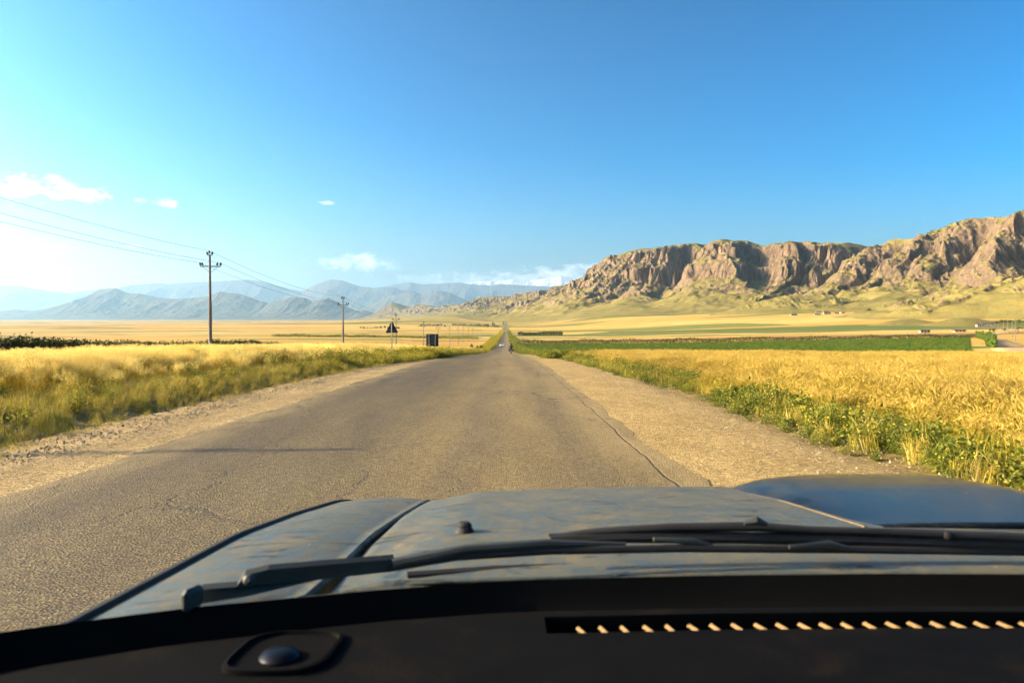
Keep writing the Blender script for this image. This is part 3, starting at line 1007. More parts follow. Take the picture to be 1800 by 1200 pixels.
def wheat_clump(t, n=34, rad=0.26, h0=0.72, h1=0.95, lean=0.16, oats=False):
    for _ in range(n):
        a = rnd(0, 6.28)
        r = rad * math.sqrt(rnd(0, 1))
        b = unit(a) * r
        h = rnd(h0, h1)
        la = rnd(0, 6.28)
        d = unit(la) * rnd(0.02, lean) + np.array((0.10, 0.0, 0))
        p0 = b
        p1 = b + d * 0.35 + (0, 0, h * 0.5)
        p2 = b + d * 1.0 + (0, 0, h * 0.92)
        side = unit(rnd(0, 6.28))
        t.ribbon([p0, p1, p2], [0.007, 0.006, 0.005], side, 0)
        for q in range(2 if not oats else 1):
            f = rnd(0.2, 0.75)
            ps = b + d * f + (0, 0, h * f)
            ld = unit(rnd(0, 6.28))
            L = rnd(0.14, 0.28)
            t.ribbon([ps, ps + ld * L * 0.55 + (0, 0, L * 0.45), ps + ld * L + (0, 0, L * 0.1)], [0.012, 0.012, 0.002], np.cross(ld, (0, 0, 1)), 1)
        if not oats:
            ed = d / (np.linalg.norm(d) + 1e-6) * rnd(0.03, 0.09) + np.array((0.02, 0, rnd(0.02, 0.08)))
            e = p2 + ed
            t.spindle(p2, e, 0.011, 2)
            for q in range(3):
                w = ed * rnd(0.9, 1.3) + np.array((rnd(-1, 1), rnd(-1, 1), rnd(0, 1))) * 0.03
                t.ribbon([p2 + ed * 0.4, p2 + ed * 0.4 + w], [0.004, 0.001], unit(rnd(0, 6.28)), 2)
        else:
            # feathery drooping panicle
            for q in range(13):
                f = rnd(0, 1)
                ps = p2 + d * 0.25 * f + (0, 0, 0.17 * f)
                ld = unit(rnd(0, 6.28)) * rnd(0.02, 0.06) + np.array((0.03, 0, rnd(-0.02, 0.03)))
                t.ribbon([ps, ps + ld, ps + ld * 1.3 - (0, 0, 0.022)], [0.003, 0.013, 0.004], unit(rnd(0, 6.28)), 2)
            t.ribbon([p2, p2 + d * 0.25 + (0, 0, 0.18)], [0.004, 0.002], side, 2)


def tuft(t, n=46, rad=0.16, h0=0.2, h1=0.5):
    for _ in range(n):
        b = unit(rnd(0, 6.28)) * rad * math.sqrt(rnd(0, 1))
        d = unit(rnd(0, 6.28))
        h = rnd(h0, h1)
        s = rnd(0.15, 0.6) * h
        t.ribbon([b, b + d * s * 0.3 + (0, 0, h * 0.6), b + d * s + (0, 0, h * rnd(0.75, 1.0))], [0.009, 0.008, 0.002], np.cross(d, (0, 0, 1)), 0 if random.random() < 0.7 else 1)


def weed(t, n=330, r=0.34, h=0.5, leaf=0.045, flowers=6):
    # a few branching stems carry leaves at their sides
    stems = []
    for _ in range(11):
        d = unit(rnd(0, 6.28))
        k = rnd(0.25, 1.0)
        top = d * r * k + np.array((0, 0, h * (1.12 - 0.5 * k * k) * rnd(0.8, 1.08)))
        stems.append((d * r * 0.2 * k, top))
        t.ribbon([d * r * 0.2 * k, (d * r * 0.2 * k + top) / 2 + (0, 0, 0.05), top], [0.012, 0.010, 0.004], np.cross(d, (0, 0, 1)), 1)
    for _ in range(n):
        a, b = random.choice(stems)
        f = rnd(0.12, 1.0) ** 0.7
        c = a + (b - a) * f + np.random.default_rng(random.randrange(1 << 30)).normal(0, 1, 3) * np.array((1, 1, 0.7)) * 0.085 * r / 0.34
        c[2] = max(0.02, c[2])
        u = np.array((rnd(-1, 1), rnd(-1, 1), rnd(-0.5, 0.9)))
        u /= np.linalg.norm(u)
        v = np.cross(u, (rnd(-1, 1), rnd(-1, 1), rnd(-1, 1)))
        v /= np.linalg.norm(v) + 1e-6
        L = leaf * rnd(0.6, 1.4)
        t.quad(c, u * L, v * L * 0.8, 0 if random.random() < 0.72 else 1)
    for _ in range(flowers):
        a, b = random.choice(stems)
        c = b + np.array((rnd(-0.05, 0.05), rnd(-0.05, 0.05), rnd(0.0, 0.06)))
        t.spindle(c, c + (0, 0, 0.03), 0.022, 2)


L_STEM = leaf_mat('wheat_stem', (0.26, 0.23, 0.02), (0.38, 0.30, 0.03), 0.4)
L_WLEAF = leaf_mat('wheat_leaf', (0.19, 0.20, 0.015), (0.38, 0.30, 0.03), 0.4)
L_EAR = leaf_mat('wheat_ear', (0.40, 0.285, 0.045), (0.56, 0.40, 0.085), 0.3)
L_OAT = leaf_mat('oat_panicle', (0.72, 0.56, 0.14), (0.85, 0.69, 0.24), 0.4)
L_OSTEM = leaf_mat('oat_stem', (0.48, 0.34, 0.035), (0.62, 0.43, 0.06), 0.5)
L_GRASS = leaf_mat('verge_grass', (0.24, 0.23, 0.022), (0.46, 0.35, 0.04), 0.5)
L_GRASS2 = leaf_mat('verge_grass_dry', (0.40, 0.30, 0.09), (0.55, 0.42, 0.16))
L_WEED = leaf_mat('weed_leaf', (0.06, 0.095, 0.010), (0.15, 0.17, 0.018), 0.4)
L_WEED2 = leaf_mat('weed_leaf_pale', (0.17, 0.18, 0.022), (0.30, 0.26, 0.032), 0.35)
L_FLOWER = leaf_mat('yellow_flower', (0.75, 0.55, 0.02), (0.85, 0.65, 0.03), 0.3)
L_CROP = leaf_mat('green_crop_leaf', (0.065, 0.115, 0.012), (0.13, 0.185, 0.022), 0.35)
L_HEDGE = leaf_mat('hedge_leaf', (0.035, 0.050, 0.010), (0.075, 0.085, 0.018), 0.25)
L_BARK = plain('bark', (0.10, 0.075, 0.05), 0.9, 0.1)


def coll(name):
    return bpy.data.collections.new(name)


def make_set(name, n, fn, mats):
    c = coll(name)
    for i in range(n):
        t = Tris()
        fn(t)
        t.obj('%s_source' % name, mats, c)
    return c


SET_WHEAT = make_set('wheat', 5, lambda t: wheat_clump(t), [L_STEM, L_WLEAF, L_EAR])
SET_OATS = make_set('oats', 5, lambda t: wheat_clump(t, 36, 0.26, 0.66, 1.02, 0.2, True), [L_OSTEM, L_OSTEM, L_OAT])
SET_TUFT = make_set('tuft', 4, lambda t: tuft(t), [L_GRASS, L_GRASS2])
SET_WEED = make_set('weed', 7, lambda t: weed(t, random.choice((300, 420, 520)), rnd(0.26, 0.42), rnd(0.28, 0.5), rnd(0.026, 0.042), random.choice((0, 0, 2))), [L_WEED, L_WEED2, L_FLOWER])
SET_PALEWEED = make_set('pale_weed', 5, lambda t: weed(t, 300, 0.32, 0.55, 0.034, 3), [L_WEED2, L_GRASS, L_FLOWER])
SET_CROP = make_set('crop', 3, lambda t: weed(t, 110, 0.5, 0.45, 0.12, 1), [L_CROP, L_CROP, L_FLOWER])

_rm = gravel_mat('pebble_stone', (0.25, 0.20, 0.14), (0.38, 0.31, 0.21), (0.52, 0.44, 0.32))


def pebble(t):
    o = len(t.v)
    ring = []
    for z, r in ((-0.3, 0.7), (0.15, 1.0), (0.5, 0.6)):
        for k in range(6):
            a = 2 * math.pi * k / 6 + z
            q = r * rnd(0.75, 1.2)
            t.v.append(np.array((math.cos(a) * q, math.sin(a) * q, z * rnd(0.8, 1.2))))
    for i in range(2):
        for k in range(6):
            j = (k + 1) % 6
            t.f.append((o + i * 6 + k, o + i * 6 + j, o + i * 6 + 6 + j, o + i * 6 + 6 + k))
            t.mi.append(0)
    t.f += [(o + 12, o + 13, o + 14, o + 15), (o + 12, o + 15, o + 16, o + 17)]
    t.mi += [0, 0]


SET_PEBBLE = make_set('pebble', 4, pebble, [_rm])


def scatter(name, pts, scl, cset, tilt=0.12, label=None, seed=0):
    """one 'stuff' object: a cloud of points that carries copies of the plants in cset"""
    g = np.random.default_rng(seed)
    n = len(pts)
    me = bpy.data.meshes.new(name)
    me.vertices.add(n)
    me.vertices.foreach_set('co', np.asarray(pts, np.float32).ravel())
    rot = np.stack([g.normal(0, tilt, n), g.normal(0, tilt, n), g.uniform(0, 6.283, n)], -1).astype(np.float32)
    a = me.attributes.new('rot', 'FLOAT_VECTOR', 'POINT')
    a.data.foreach_set('vector', rot.ravel())
    a = me.attributes.new('scl', 'FLOAT', 'POINT')
    a.data.foreach_set('value', np.asarray(scl, np.float32))
    a = me.attributes.new('idx', 'INT', 'POINT')
    a.data.foreach_set('value', g.integers(0, 1000, n).astype(np.int32))
    o = link(bpy.data.objects.new(name, me))
    ng = bpy.data.node_groups.new(name + '_spread', 'GeometryNodeTree')
    ng.interface.new_socket('Geometry', in_out='INPUT', socket_type='NodeSocketGeometry')
    ng.interface.new_socket('Geometry', in_out='OUTPUT', socket_type='NodeSocketGeometry')
    N, L = ng.nodes, ng.links
    gi, go = N.new('NodeGroupInput'), N.new('NodeGroupOutput')
    iop = N.new('GeometryNodeInstanceOnPoints')
    ci = N.new('GeometryNodeCollectionInfo')
    ci.inputs['Collection'].default_value = cset
    ci.inputs['Separate Children'].default_value = True
    ci.inputs['Reset Children'].default_value = True

    def named(nm, dt):
        q = N.new('GeometryNodeInputNamedAttribute')
        q.data_type = dt
        q.inputs['Name'].default_value = nm
        return q.outputs['Attribute']
    L.new(gi.outputs[0], iop.inputs['Points'])
    L.new(ci.outputs[0], iop.inputs['Instance'])
    iop.inputs['Pick Instance'].default_value = True
    L.new(named('idx', 'INT'), iop.inputs['Instance Index'])
    e2r = N.new('FunctionNodeEulerToRotation')
    L.new(named('rot', 'FLOAT_VECTOR'), e2r.inputs[0])
    L.new(e2r.outputs[0], iop.inputs['Rotation'])
    L.new(named('scl', 'FLOAT'), iop.inputs['Scale'])
    L.new(iop.outputs[0], go.inputs[0])
    md = o.modifiers.new('spread', 'NODES')
    md.node_group = ng
    return tag(o, label, None, None, 'stuff')


def area(x0, x1, y0, y1, per_m2, seed, margin=0.74):
    """random points over a rectangle, kept where the photograph can see them; thinner far away"""
    g = np.random.default_rng(seed)
    n = int((x1 - x0) * (y1 - y0) * per_m2)
    x, y = g.uniform(x0, x1, n), g.uniform(y0, y1, n)
    k = (np.abs(x) < margin * y + 3.0)
    x, y = x[k], y[k]
    keep = g.uniform(0, 1, len(x)) < np.clip(38.0 / np.maximum(y, 1), 0.30, 1.0)
    return x[keep], y[keep]


def on_ground(x, y, dz=0.0):
    return np.stack([x, y, ground_h(x, y) + dz], -1)


g0 = np.random.default_rng(5)
# ripe wheat on the right of the road
x, y = area(4.8, 62, 3, 66, 11, 1)
edge = 6.1 + 0.7 * fbm(y * 0.25, y * 0, 81, 3) - 0.7 * sst(12, 40, y)
k = (x > edge) & (y < 62 + 3 * fbm(x * 0.1, x * 0, 82, 2))
x, y = x[k], y[k]
s = g0.uniform(0.85, 1.12, len(x)) * (0.72 + 0.28 * sst(0, 1.6, x - edge[k])) * (1 + 0.10 * fbm(x * 0.15, y * 0.15, 83, 2))
scatter('wheat_field', on_ground(x, y), s, SET_WHEAT, 0.10, 'ripe golden wheat standing right of the road', 1)
# pale wild oats on the left
x, y = area(-29, -7.8, 5, 150, 10, 2)
edge = -9.5 + 0.6 * fbm(y * 0.25, y * 0, 84, 3) + 2.2 * sst(22, 70, y)
k = (x < edge) & (g0.uniform(0, 1, len(x)) < 0.22 + 0.78 * sst(0.2, 2.6, edge - x))
x, y = x[k], y[k]
s = g0.uniform(0.85, 1.15, len(x)) * (0.62 + 0.38 * sst(0, 2.2, edge[k] - x)) * (1 + 0.12 * fbm(x * 0.15, y * 0.15, 85, 2)) * 0.86
scatter('wild_oats', on_ground(x, y), s, SET_OATS, 0.14, 'pale feathery wild oats standing left of the road', 2)


# verge grass and weeds
def pick(x, y, cond):
    return x[cond], y[cond]


x, y = area(-10.2, -6.7, 4, 70, 20, 3)
e = -7.0 + 0.45 * fbm(y * 0.5, y * 0, 86, 3) + 1.3 * sst(18, 60, y)
k = x < e
x, y, e = x[k], y[k], e[k]
s = g0.uniform(0.6, 1.2, len(x)) * (0.40 + 0.45 * sst(0, 1.8, e - x))
scatter('verge_grass', on_ground(x, y), s, SET_TUFT, 0.2, 'short yellow-green verge grass along the left gravel shoulder', 3)
x, y = area(-11.5, -7.4, 6, 75, 1.3, 4)
k = (vnoise(x * 0.5, y * 0.3, 87) > 0.52) & (x < -8.0 + 1.6 * sst(18, 50, y))
x, y = pick(x, y, k)
scatter('pale_weeds', on_ground(x, y), g0.uniform(0.45, 0.9, len(x)), SET_PALEWEED, 0.2, 'yellow-green weeds at the foot of the left oats', 4)
# dense olive weeds round the signs, 25 to 120 m out on the left
x, y = area(-12, -4.9, 30, 130, 4.5, 5)
k = (g0.uniform(0, 1, len(x)) < 0.15 + 0.85 * sst(30, 52, y)) & (x < -7.6 + 2.2 * sst(26, 60, y) + 0.5 * fbm(y * 0.2, y * 0, 88, 2))
x, y = pick(x, y, k)
scatter('roadside_weeds', on_ground(x, y), g0.uniform(0.75, 1.4, len(x)), SET_PALEWEED, 0.2, 'bushy olive weeds round the left road signs', 5)

# right verge: dark green leafy weeds in a ragged belt, then yellow-green grass
x, y = area(4.3, 8.6, 3, 75, 9, 6)
e = 4.95 + 0.5 * fbm(y * 0.45, y * 0, 89, 3) - 0.9 * sst(14, 50, y)
k = (x > e) & (x < e + 1.2 + 1.8 * vnoise(y * 0.3, y * 0, 92)) & (vnoise(x * 0.7, y * 0.35, 90) > 0.17)
x, y, e = x[k], y[k], e[k]
s = g0.uniform(0.55, 1.15, len(x)) * (0.55 + 0.6 * sst(0, 1.0, x - e))
scatter('green_weeds', on_ground(x, y), s, SET_WEED, 0.25, 'dark green leafy weeds along the right dirt shoulder', 6)
x, y = area(4.6, 9.0, 3, 80, 9, 7)
e = 5.25 + 0.5 * fbm(y * 0.45, y * 0, 89, 3) - 0.9 * sst(14, 50, y)
k = (x > e)
x, y = pick(x, y, k)
scatter('verge_grass', on_ground(x, y), g0.uniform(0.6, 1.3, len(x)), SET_TUFT, 0.22, 'yellow-green grass between the right weeds and the wheat', 7)
x, y = area(5.4, 8.5, 3, 75, 2.0, 8)
k = vnoise(x * 0.4, y * 0.25, 91) > 0.55
x, y = pick(x, y, k)
scatter('pale_weeds', on_ground(x, y), g0.uniform(0.6, 1.0, len(x)), SET_PALEWEED, 0.2, 'yellow-flowered weeds at the foot of the right wheat', 8)
# both verges on the way down to the plain
for side, nm, lab, sd in ((-1, 'roadside_scrub', 'green scrub lining the left edge of the distant road', 9), (1, 'roadside_scrub', 'green scrub lining the right edge of the distant road', 10)):
    g = np.random.default_rng(sd)
    n = 5200
    y = 60 + 1500 * g.uniform(0, 1, n) ** 2.2
    w = g.uniform(0, 1, n) ** 0.8
    x = np.where(side < 0, XL - 0.3 - w * 5.5 - 0.5 * sst(300, 800, y) * 4 * w, XR + 0.9 * (1 - sst(80, 140, y)) + 0.4 + w * 5.0)
    z = np.interp(y, ys, zr(ys)) - 0.25
    s = g.uniform(0.8, 2.0, n) * (1 + sst(100, 500, y) * 0.9)
    scatter(nm, np.stack([x, y, z], -1), s, SET_PALEWEED if side < 0 else SET_WEED, 0.2, lab, sd)
# green crop
g = np.random.default_rng(12)
y = g.uniform(100, 446, 26000)
x = g.uniform(9, 285, 26000)
k = (x < y * 0.63)
x, y = x[k], y[k]
scatter('green_crop', on_ground(x, y), g.uniform(0.7, 1.3, len(x)), SET_CROP, 0.2, 'low green crop in the field before the long hedge', 12)
# gravel
g = np.random.default_rng(13)
y = 3 + 40 * g.uniform(0, 1, 15000) ** 1.6
x = g.normal(-5.9, 0.85, 15000)
k = (x > -7.6) & (x < -4.4)
x, y = x[k], y[k]
scatter('gravel', np.stack([x, y, np.interp(y, ys, zr(ys)) - 0.035], -1), 0.008 + 0.018 * g.uniform(0, 1, len(x)) ** 3, SET_PEBBLE, 0.6, 'loose pebbles on the left gravel shoulder', 13)
y = 3 + 36 * g.uniform(0, 1, 9000) ** 1.6
x = g.uniform(2.1, 5.2, 9000)
scatter('gravel', np.stack([x, y, np.interp(y, ys, zr(ys)) - 0.026], -1), 0.006 + 0.014 * g.uniform(0, 1, len(x)) ** 4, SET_PEBBLE, 0.6, 'loose pebbles on the right dirt shoulder', 14)


_rs = plain('scree_stone', (0.17, 0.12, 0.075), 0.95, 0.1, 0, 0.3, 0.4)
SET_SCREE = make_set('scree', 4, pebble, [_rs])
SET_SCRUB = make_set('scrub', 3, lambda t: weed(t, 70, 0.5, 0.5, 0.14, 0), [L_WEED, L_WEED, L_FLOWER])
g = np.random.default_rng(15)
scatter('rubble', SCREE, 1.0 + 4.0 * g.uniform(0, 1, len(SCREE)) ** 3, SET_SCREE, 0.5, 'brown boulders strewn over the grassy slopes below the cliffs', 15)
scatter('scrub', SCRUB, 2.5 + 4.5 * g.uniform(0, 1, len(SCRUB)) ** 2, SET_SCRUB, 0.3, 'dark scrub dotted over the ledges and tops of the cliffs', 16)

# ------------------------------------------------------------------ hedges
def hedge(name, path, hmin, hmax, wid, leaf, per_m, mat, seed, label):
    g = np.random.default_rng(seed)
    path = np.array(path, float)
    s = np.concatenate([[0], np.cumsum(np.hypot(*np.diff(path, axis=0).T))])
    n = int(s[-1] * per_m)
    u = g.uniform(0, s[-1], n)
    cx, cy = np.interp(u, s, path[:, 0]), np.interp(u, s, path[:, 1])
    top = hmin + (hmax - hmin) * np.clip(0.5 + 0.9 * fbm(u / (hmax * 2.2), u * 0, seed, 3), 0, 1)
    a = g.uniform(0, 6.283, n)
    r = g.uniform(0, 1, n) ** 0.45
    ox = wid * r * np.cos(a)
    oz = 0.5 + 0.5 * r * np.sin(a)
    px_, py_ = cx + ox * 0.6 + g.normal(0, wid * 0.12, n), cy + ox + g.normal(0, wid * 0.12, n)
    pz = ground_h(px_, py_) + top * (oz * 0.97 + 0.03) + g.normal(0, 0.05, n) * hmax
    c = np.stack([px_, py_, np.maximum(pz, ground_h(px_, py_) + 0.03)], -1)
    uu = g.normal(0, 1, (n, 3))
    uu /= np.linalg.norm(uu, axis=1)[:, None]
    vv = np.cross(uu, g.normal(0, 1, (n, 3)))
    vv /= np.linalg.norm(vv, axis=1)[:, None]
    L = leaf * g.uniform(0.6, 1.5, n)[:, None]
    V = np.stack([c - uu * L, c - vv * L * 0.5, c + uu * L, c + vv * L * 0.5], 1).reshape(-1, 3)
    root = empty(name, (0, 0, 0), 0, label, 'hedge')
    mesh_np('foliage', V, np.arange(4 * n).reshape(-1, 4), mat, root)
    for q in np.arange(0.5, s[-1], hmax * 2.6):
        b = MB()
        bx, by = np.interp(q, s, path[:, 0]), np.interp(q, s, path[:, 1])
        bz = float(ground_h(bx, by))
        b.tube([(bx, by, bz - 0.1), (bx + rnd(-.1, .1), by, bz + hmin * 0.4), (bx + rnd(-.3, .3), by + rnd(-.3, .3), bz + hmin * 0.85)], [0.05, 0.035, 0.012], 5)
        b.build('stem', L_BARK, root)
    return root


hedge('hedge', [(-40, 44), (-37, 54), (-36, 66), (-36.5, 80), (-37, 95), (-37.5, 112), (-38, 122)], 2.2, 2.9, 1.7, 0.10, 1700, L_HEDGE, 31, 'dark shrubby hedge beyond the oats behind the nearest pole')
hedge('hedge', [(10, 452), (60, 452), (120, 451), (200, 449), (286, 446)], 1.9, 3.4, 1.6, 0.26, 75, L_HEDGE, 33, 'long thin dark hedge along the far edge of green crop')
hedge('hedge', [(281, 440), (262, 405), (232, 350), (196, 300), (165, 250), (150, 226)], 2.2, 4.6, 2.6, 0.30, 80, L_CROP, 35, 'bright green bushes along the dirt track side of green crop')
hedge('hedge', [(-240, 760), (-170, 745), (-110, 725), (-60, 690), (-25, 650)], 1.8, 3.6, 2.0, 0.4, 42, L_WEED2, 37, 'olive hedge crossing the plain to the far left roadside')
hedge('hedge', [(16, 980), (40, 985), (75, 990)], 3.0, 5.5, 3.0, 0.5, 60, L_HEDGE, 39, 'short dark hedge right of the far straight road')

# ------------------------------------------------------------------ utility poles
M_CONC = plain('pole_concrete', (0.17, 0.155, 0.135), 0.85, 0.2, 0, 0.2, 3.0)
M_STEELDK = plain('dark_steel', (0.05, 0.05, 0.05), 0.5, 0.4, 0.3)
M_CERAM = plain('insulator_glaze', (0.025, 0.018, 0.015), 0.25, 0.6)


def make_pole():
    root = empty('utility_pole')
    MB().tube([(0, 0, -2.0), (0, 0, 1.9), (0, 0, 1.92), (0, 0, 5.4), (0, 0, 5.42), (0, 0, 9.85)], [0.20, 0.185, 0.165, 0.155, 0.13, 0.10], 12).build('shaft', M_CONC, root, True)
    MB().box((0, 0.15, 8.75), (1.95, 0.09, 0.10)).build('crossarm', M_STEELDK, root)
    MB().box((0, 0.0, 9.78), (0.5, 0.06, 0.08)).build('top_bracket', M_STEELDK, root)
    MB().tube([(-0.75, 0.15, 8.72), (-0.1, 0.10, 8.2)], 0.02, 6).tube([(0.75, 0.15, 8.72), (0.1, 0.10, 8.2)], 0.02, 6).build('brace', M_STEELDK, root)
    spots = [(-0.92, 0.15, 8.8), (-0.72, 0.15, 8.8), (0.92, 0.15, 8.8), (0.60, 0.15, 8.8), (-0.20, 0, 9.8), (0.20, 0, 9.8), (0, 0, 9.92)]
    b = MB().tube([(0, 0, -0.06), (0, 0, 0.14)], 0.018, 6).lathe([(0.03, 0.06), (0.13, 0.08), (0.12, 0.12), (0.075, 0.15), (0.10, 0.20), (0.055, 0.25), (0.07, 0.29), (0.03, 0.33)], seg=10)
    me = None
    for p in spots:
        if me is None:
            i = b.build('insulator', M_CERAM, root, True)
            me = i.data
        else:
            i = link(bpy.data.objects.new('insulator', me), root)
        i.location = p
        i.rotation_euler = (0, R(12) * (1 if p[0] > 0 else -1), 0)
    return root


pole0 = make_pole()
POLES = []
ORD = ['nearest', 'tallest concrete pole in view, before the dark hedge', 'second concrete pole from the dark hedge, above the oats', 'concrete pole rising behind the large triangular sign', 'fourth concrete pole, between triangular and square signs',
       'concrete pole rising behind the square sign board', 'first small pole past the square sign', 'second small pole past the square sign', 'third small pole past the square sign', 'fourth small pole past the square sign',
       'fifth small pole past the square sign', 'sixth small pole past the square sign', 'seventh small pole past the square sign', 'eighth small pole past the square sign', 'ninth tiny pole past the square sign near the road']
for i in range(15):
    yy = 10 + 60 * i
    xx = -28.3 + 0.4 * math.sin(i * 2.1)
    o = pole0 if i == 0 else copy_tree(pole0)
    gz = float(ground_h(xx, yy)) + (1.4 if i == 0 else 0.6 * (1 - float(sst(70, 170, yy))))
    o.location = (xx, yy, gz)
    o.rotation_euler = (0, R(0.35 * math.sin(i * 1.7)), R(rnd(-2, 2)))
    lab = 'concrete pole beside the car whose shadow crosses the road' if i == 0 else ORD[i]
    tag(o, lab, 'pole', 'power line poles left of the road')
    POLES.append((xx, yy, gz))
M_WIRE = plain('wire_metal', (0.10, 0.11, 0.12), 0.5, 0.5, 0.5)
for (ox, oz, lab) in ((-0.92, 9.1, 'overhead wire on the far arm end of left poles'), (0.92, 9.1, 'overhead wire on the road side arm of left poles'), (0.0, 10.2, 'topmost overhead wire along the left poles')):
    pts = []
    for (a, b) in zip(POLES[:-1], POLES[1:]):
        for k in range(14):
            t = k / 14
            pts.append((a[0] + (b[0] - a[0]) * t + ox, a[1] + (b[1] - a[1]) * t, a[2] + (b[2] - a[2]) * t + oz - 4 * 0.85 * t * (1 - t)))
    w = MB().tube(pts, 0.015, 5).build('overhead_wire', M_WIRE)
    tag(w, lab, 'wire', 'wires of the left power line')
RP = [(1789, 330, 'nearest bare pole beside the dirt track at right edge'), (1784, 430, 'second pole beside the dirt track at right edge'), (1776, 530, 'third pole beside the dirt track at right edge'), (1768, 650, 'fourth pole beside the dirt track at right edge'),
      (1759, 800, 'fifth small pole past the dirt track at right edge'), (1752, 980, 'farthest small pole past the dirt track at right edge')]
for px, d, lab in RP:
    o = copy_tree(pole0)
    xx = (px - 890) / F * d
    o.location = (xx, d, float(ground_h(xx, d)))
    o.rotation_euler = (0, 0, R(40))
    tag(o, lab, 'pole', 'poles along the dirt track')

# ------------------------------------------------------------------ road signs (seen from behind)
M_SIGNBACK = plain('sign_back', (0.035, 0.037, 0.036), 0.5, 0.4, 0.2, 0.3, 8)
M_SIGNPOST = plain('sign_post', (0.20, 0.19, 0.17), 0.55, 0.4, 0.4, 0.2, 5)
M_SIGNRAIL = plain('sign_rail', (0.12, 0.12, 0.11), 0.5, 0.4, 0.4, 0.2, 5)


def sign(name, px, d, kind, size, hbot, label, rz=0.0, group=None):
    x = (px - 890) / F * d
    z = float(ground_h(x, d))
    root = empty(name, (x, d, z), rz, label, 'sign', group)
    t = 0.012
    if kind == 'tri':
        s = size / 2
        hh = size * 0.88
        MB().prism([(-s, 0, hbot), (-s + .05, 0, hbot - .04), (s - .05, 0, hbot - .04), (s, 0, hbot), (0.05, 0, hbot + hh), (-0.05, 0, hbot + hh)], (0, t, 0)).build('plate', M_SIGNBACK, root)
        MB().box((0, -0.02, hbot + 0.16), (size * 0.72, 0.03, 0.05)).build('stiffener', M_SIGNRAIL, root)
        MB().box((0, -0.02, hbot + 0.46), (size * 0.36, 0.03, 0.05)).build('stiffener', M_SIGNRAIL, root)
        MB().tube([(0, -0.055, -0.4), (0, -0.055, hbot + hh + 0.02)], 0.045, 10).build('post', M_SIGNPOST, root, True)
    elif kind == 'round':
        s = size / 2
        MB().prism([(s * math.cos(2 * math.pi * k / 20), 0, hbot + s + s * math.sin(2 * math.pi * k / 20)) for k in range(20)], (0, t, 0)).build('plate', M_SIGNBACK, root)
        MB().box((0, -0.02, hbot + s), (size * 0.7, 0.03, 0.05)).build('stiffener', M_SIGNRAIL, root)
        MB().tube([(0, -0.055, -0.4), (0, -0.055, hbot + size)], 0.04, 10).build('post', M_SIGNPOST, root, True)
    else:
        s = size / 2
        MB().box((0, 0, hbot + s), (size, t, size), bevel=0.005).build('board', M_SIGNBACK, root)
        for q in (0.28, 0.5, 0.72):
            MB().box((0, -0.022, hbot + size * q), (size * 0.34, 0.03, 0.05)).build('rail', M_SIGNRAIL, root)
        for xo in (-0.26, 0.26):
            MB().tube([(xo * size, -0.05, -0.4), (xo * size, -0.05, hbot + size * 0.98)], 0.036, 8).build('post', M_SIGNPOST if False else M_SIGNRAIL, root, True)
    return root


sign('road_sign', 689, 56, 'tri', 0.92, 1.95, 'large dark triangular sign back on a grey post above weeds', R(4))
sign('road_sign', 760, 64, 'square', 1.06, 1.12, 'dark square sign board back on two posts above weeds', R(-2))
sign('road_sign', 829, 190, 'tri', 0.95, 1.5, 'small triangular sign back left of the two paired signs', R(3))
sign('road_sign', 839, 215, 'tri', 0.9, 1.2, 'small triangular sign back beside the round sign', R(-3))
sign('road_sign', 845.6, 225, 'round', 0.95, 1.1, 'small round sign back by the left verge', R(2))
sign('road_sign', 911, 285, 'round', 0.8, 2.0, 'tiny round sign on a post right of the motorcycle', R(-2))

# ------------------------------------------------------------------ houses
M_WHITE = plain('white_wash', (0.28, 0.245, 0.19), 0.9, 0.1, 0, 0.15, 0.6)
M_MUD = plain('mud_wall', (0.34, 0.26, 0.17), 0.95, 0.1, 0, 0.2, 0.6)
M_ROOF = plain('dark_roof', (0.09, 0.07, 0.06), 0.8, 0.2)
M_DARKGLASS = plain('house_window', (0.03, 0.035, 0.04), 0.2, 0.5)
M_DOOR = plain('house_door', (0.14, 0.08, 0.045), 0.7, 0.2)


def house(px, py, d, w, h, depth, wall, label, rz=0.3, snap=True):
    x = (px - 890) / F * d
    z = P(px, py, d)[2] if not snap else float(ground_h(x, d))
    r = empty('house', (x, d, z), rz, label, 'house', 'small farm houses on the plain')
    MB().box((0, 0, h / 2 - 0.75), (w, depth, h + 1.5)).build('wall', wall, r)
    rf = MB().prism([(-w / 2 - .4, -depth / 2 - .5, h), (-w / 2 - .4, 0, h + depth * 0.16), (-w / 2 - .4, depth / 2 + .5, h), (-w / 2 - .4, depth / 2 + .5, h - 0.2), (-w / 2 - .4, -depth / 2 - .5, h - 0.2)], (w + .8, 0, 0)).build('roof', M_ROOF, r)
    MB().box((w * 0.25, 0, h + depth * 0.16 + 0.2), (0.5, 0.5, 0.9)).build('chimney', wall, rf)
    MB().box((0, -depth / 2 - 0.02, 1.05), (1.2, 0.1, 2.1)).build('door', M_DOOR, r)
    for q in (-0.32, 0.32):
        MB().box((w * q, -depth / 2 - 0.02, h * 0.58), (1.5, 0.1, 1.3)).build('window', M_DARKGLASS, r)
    return r


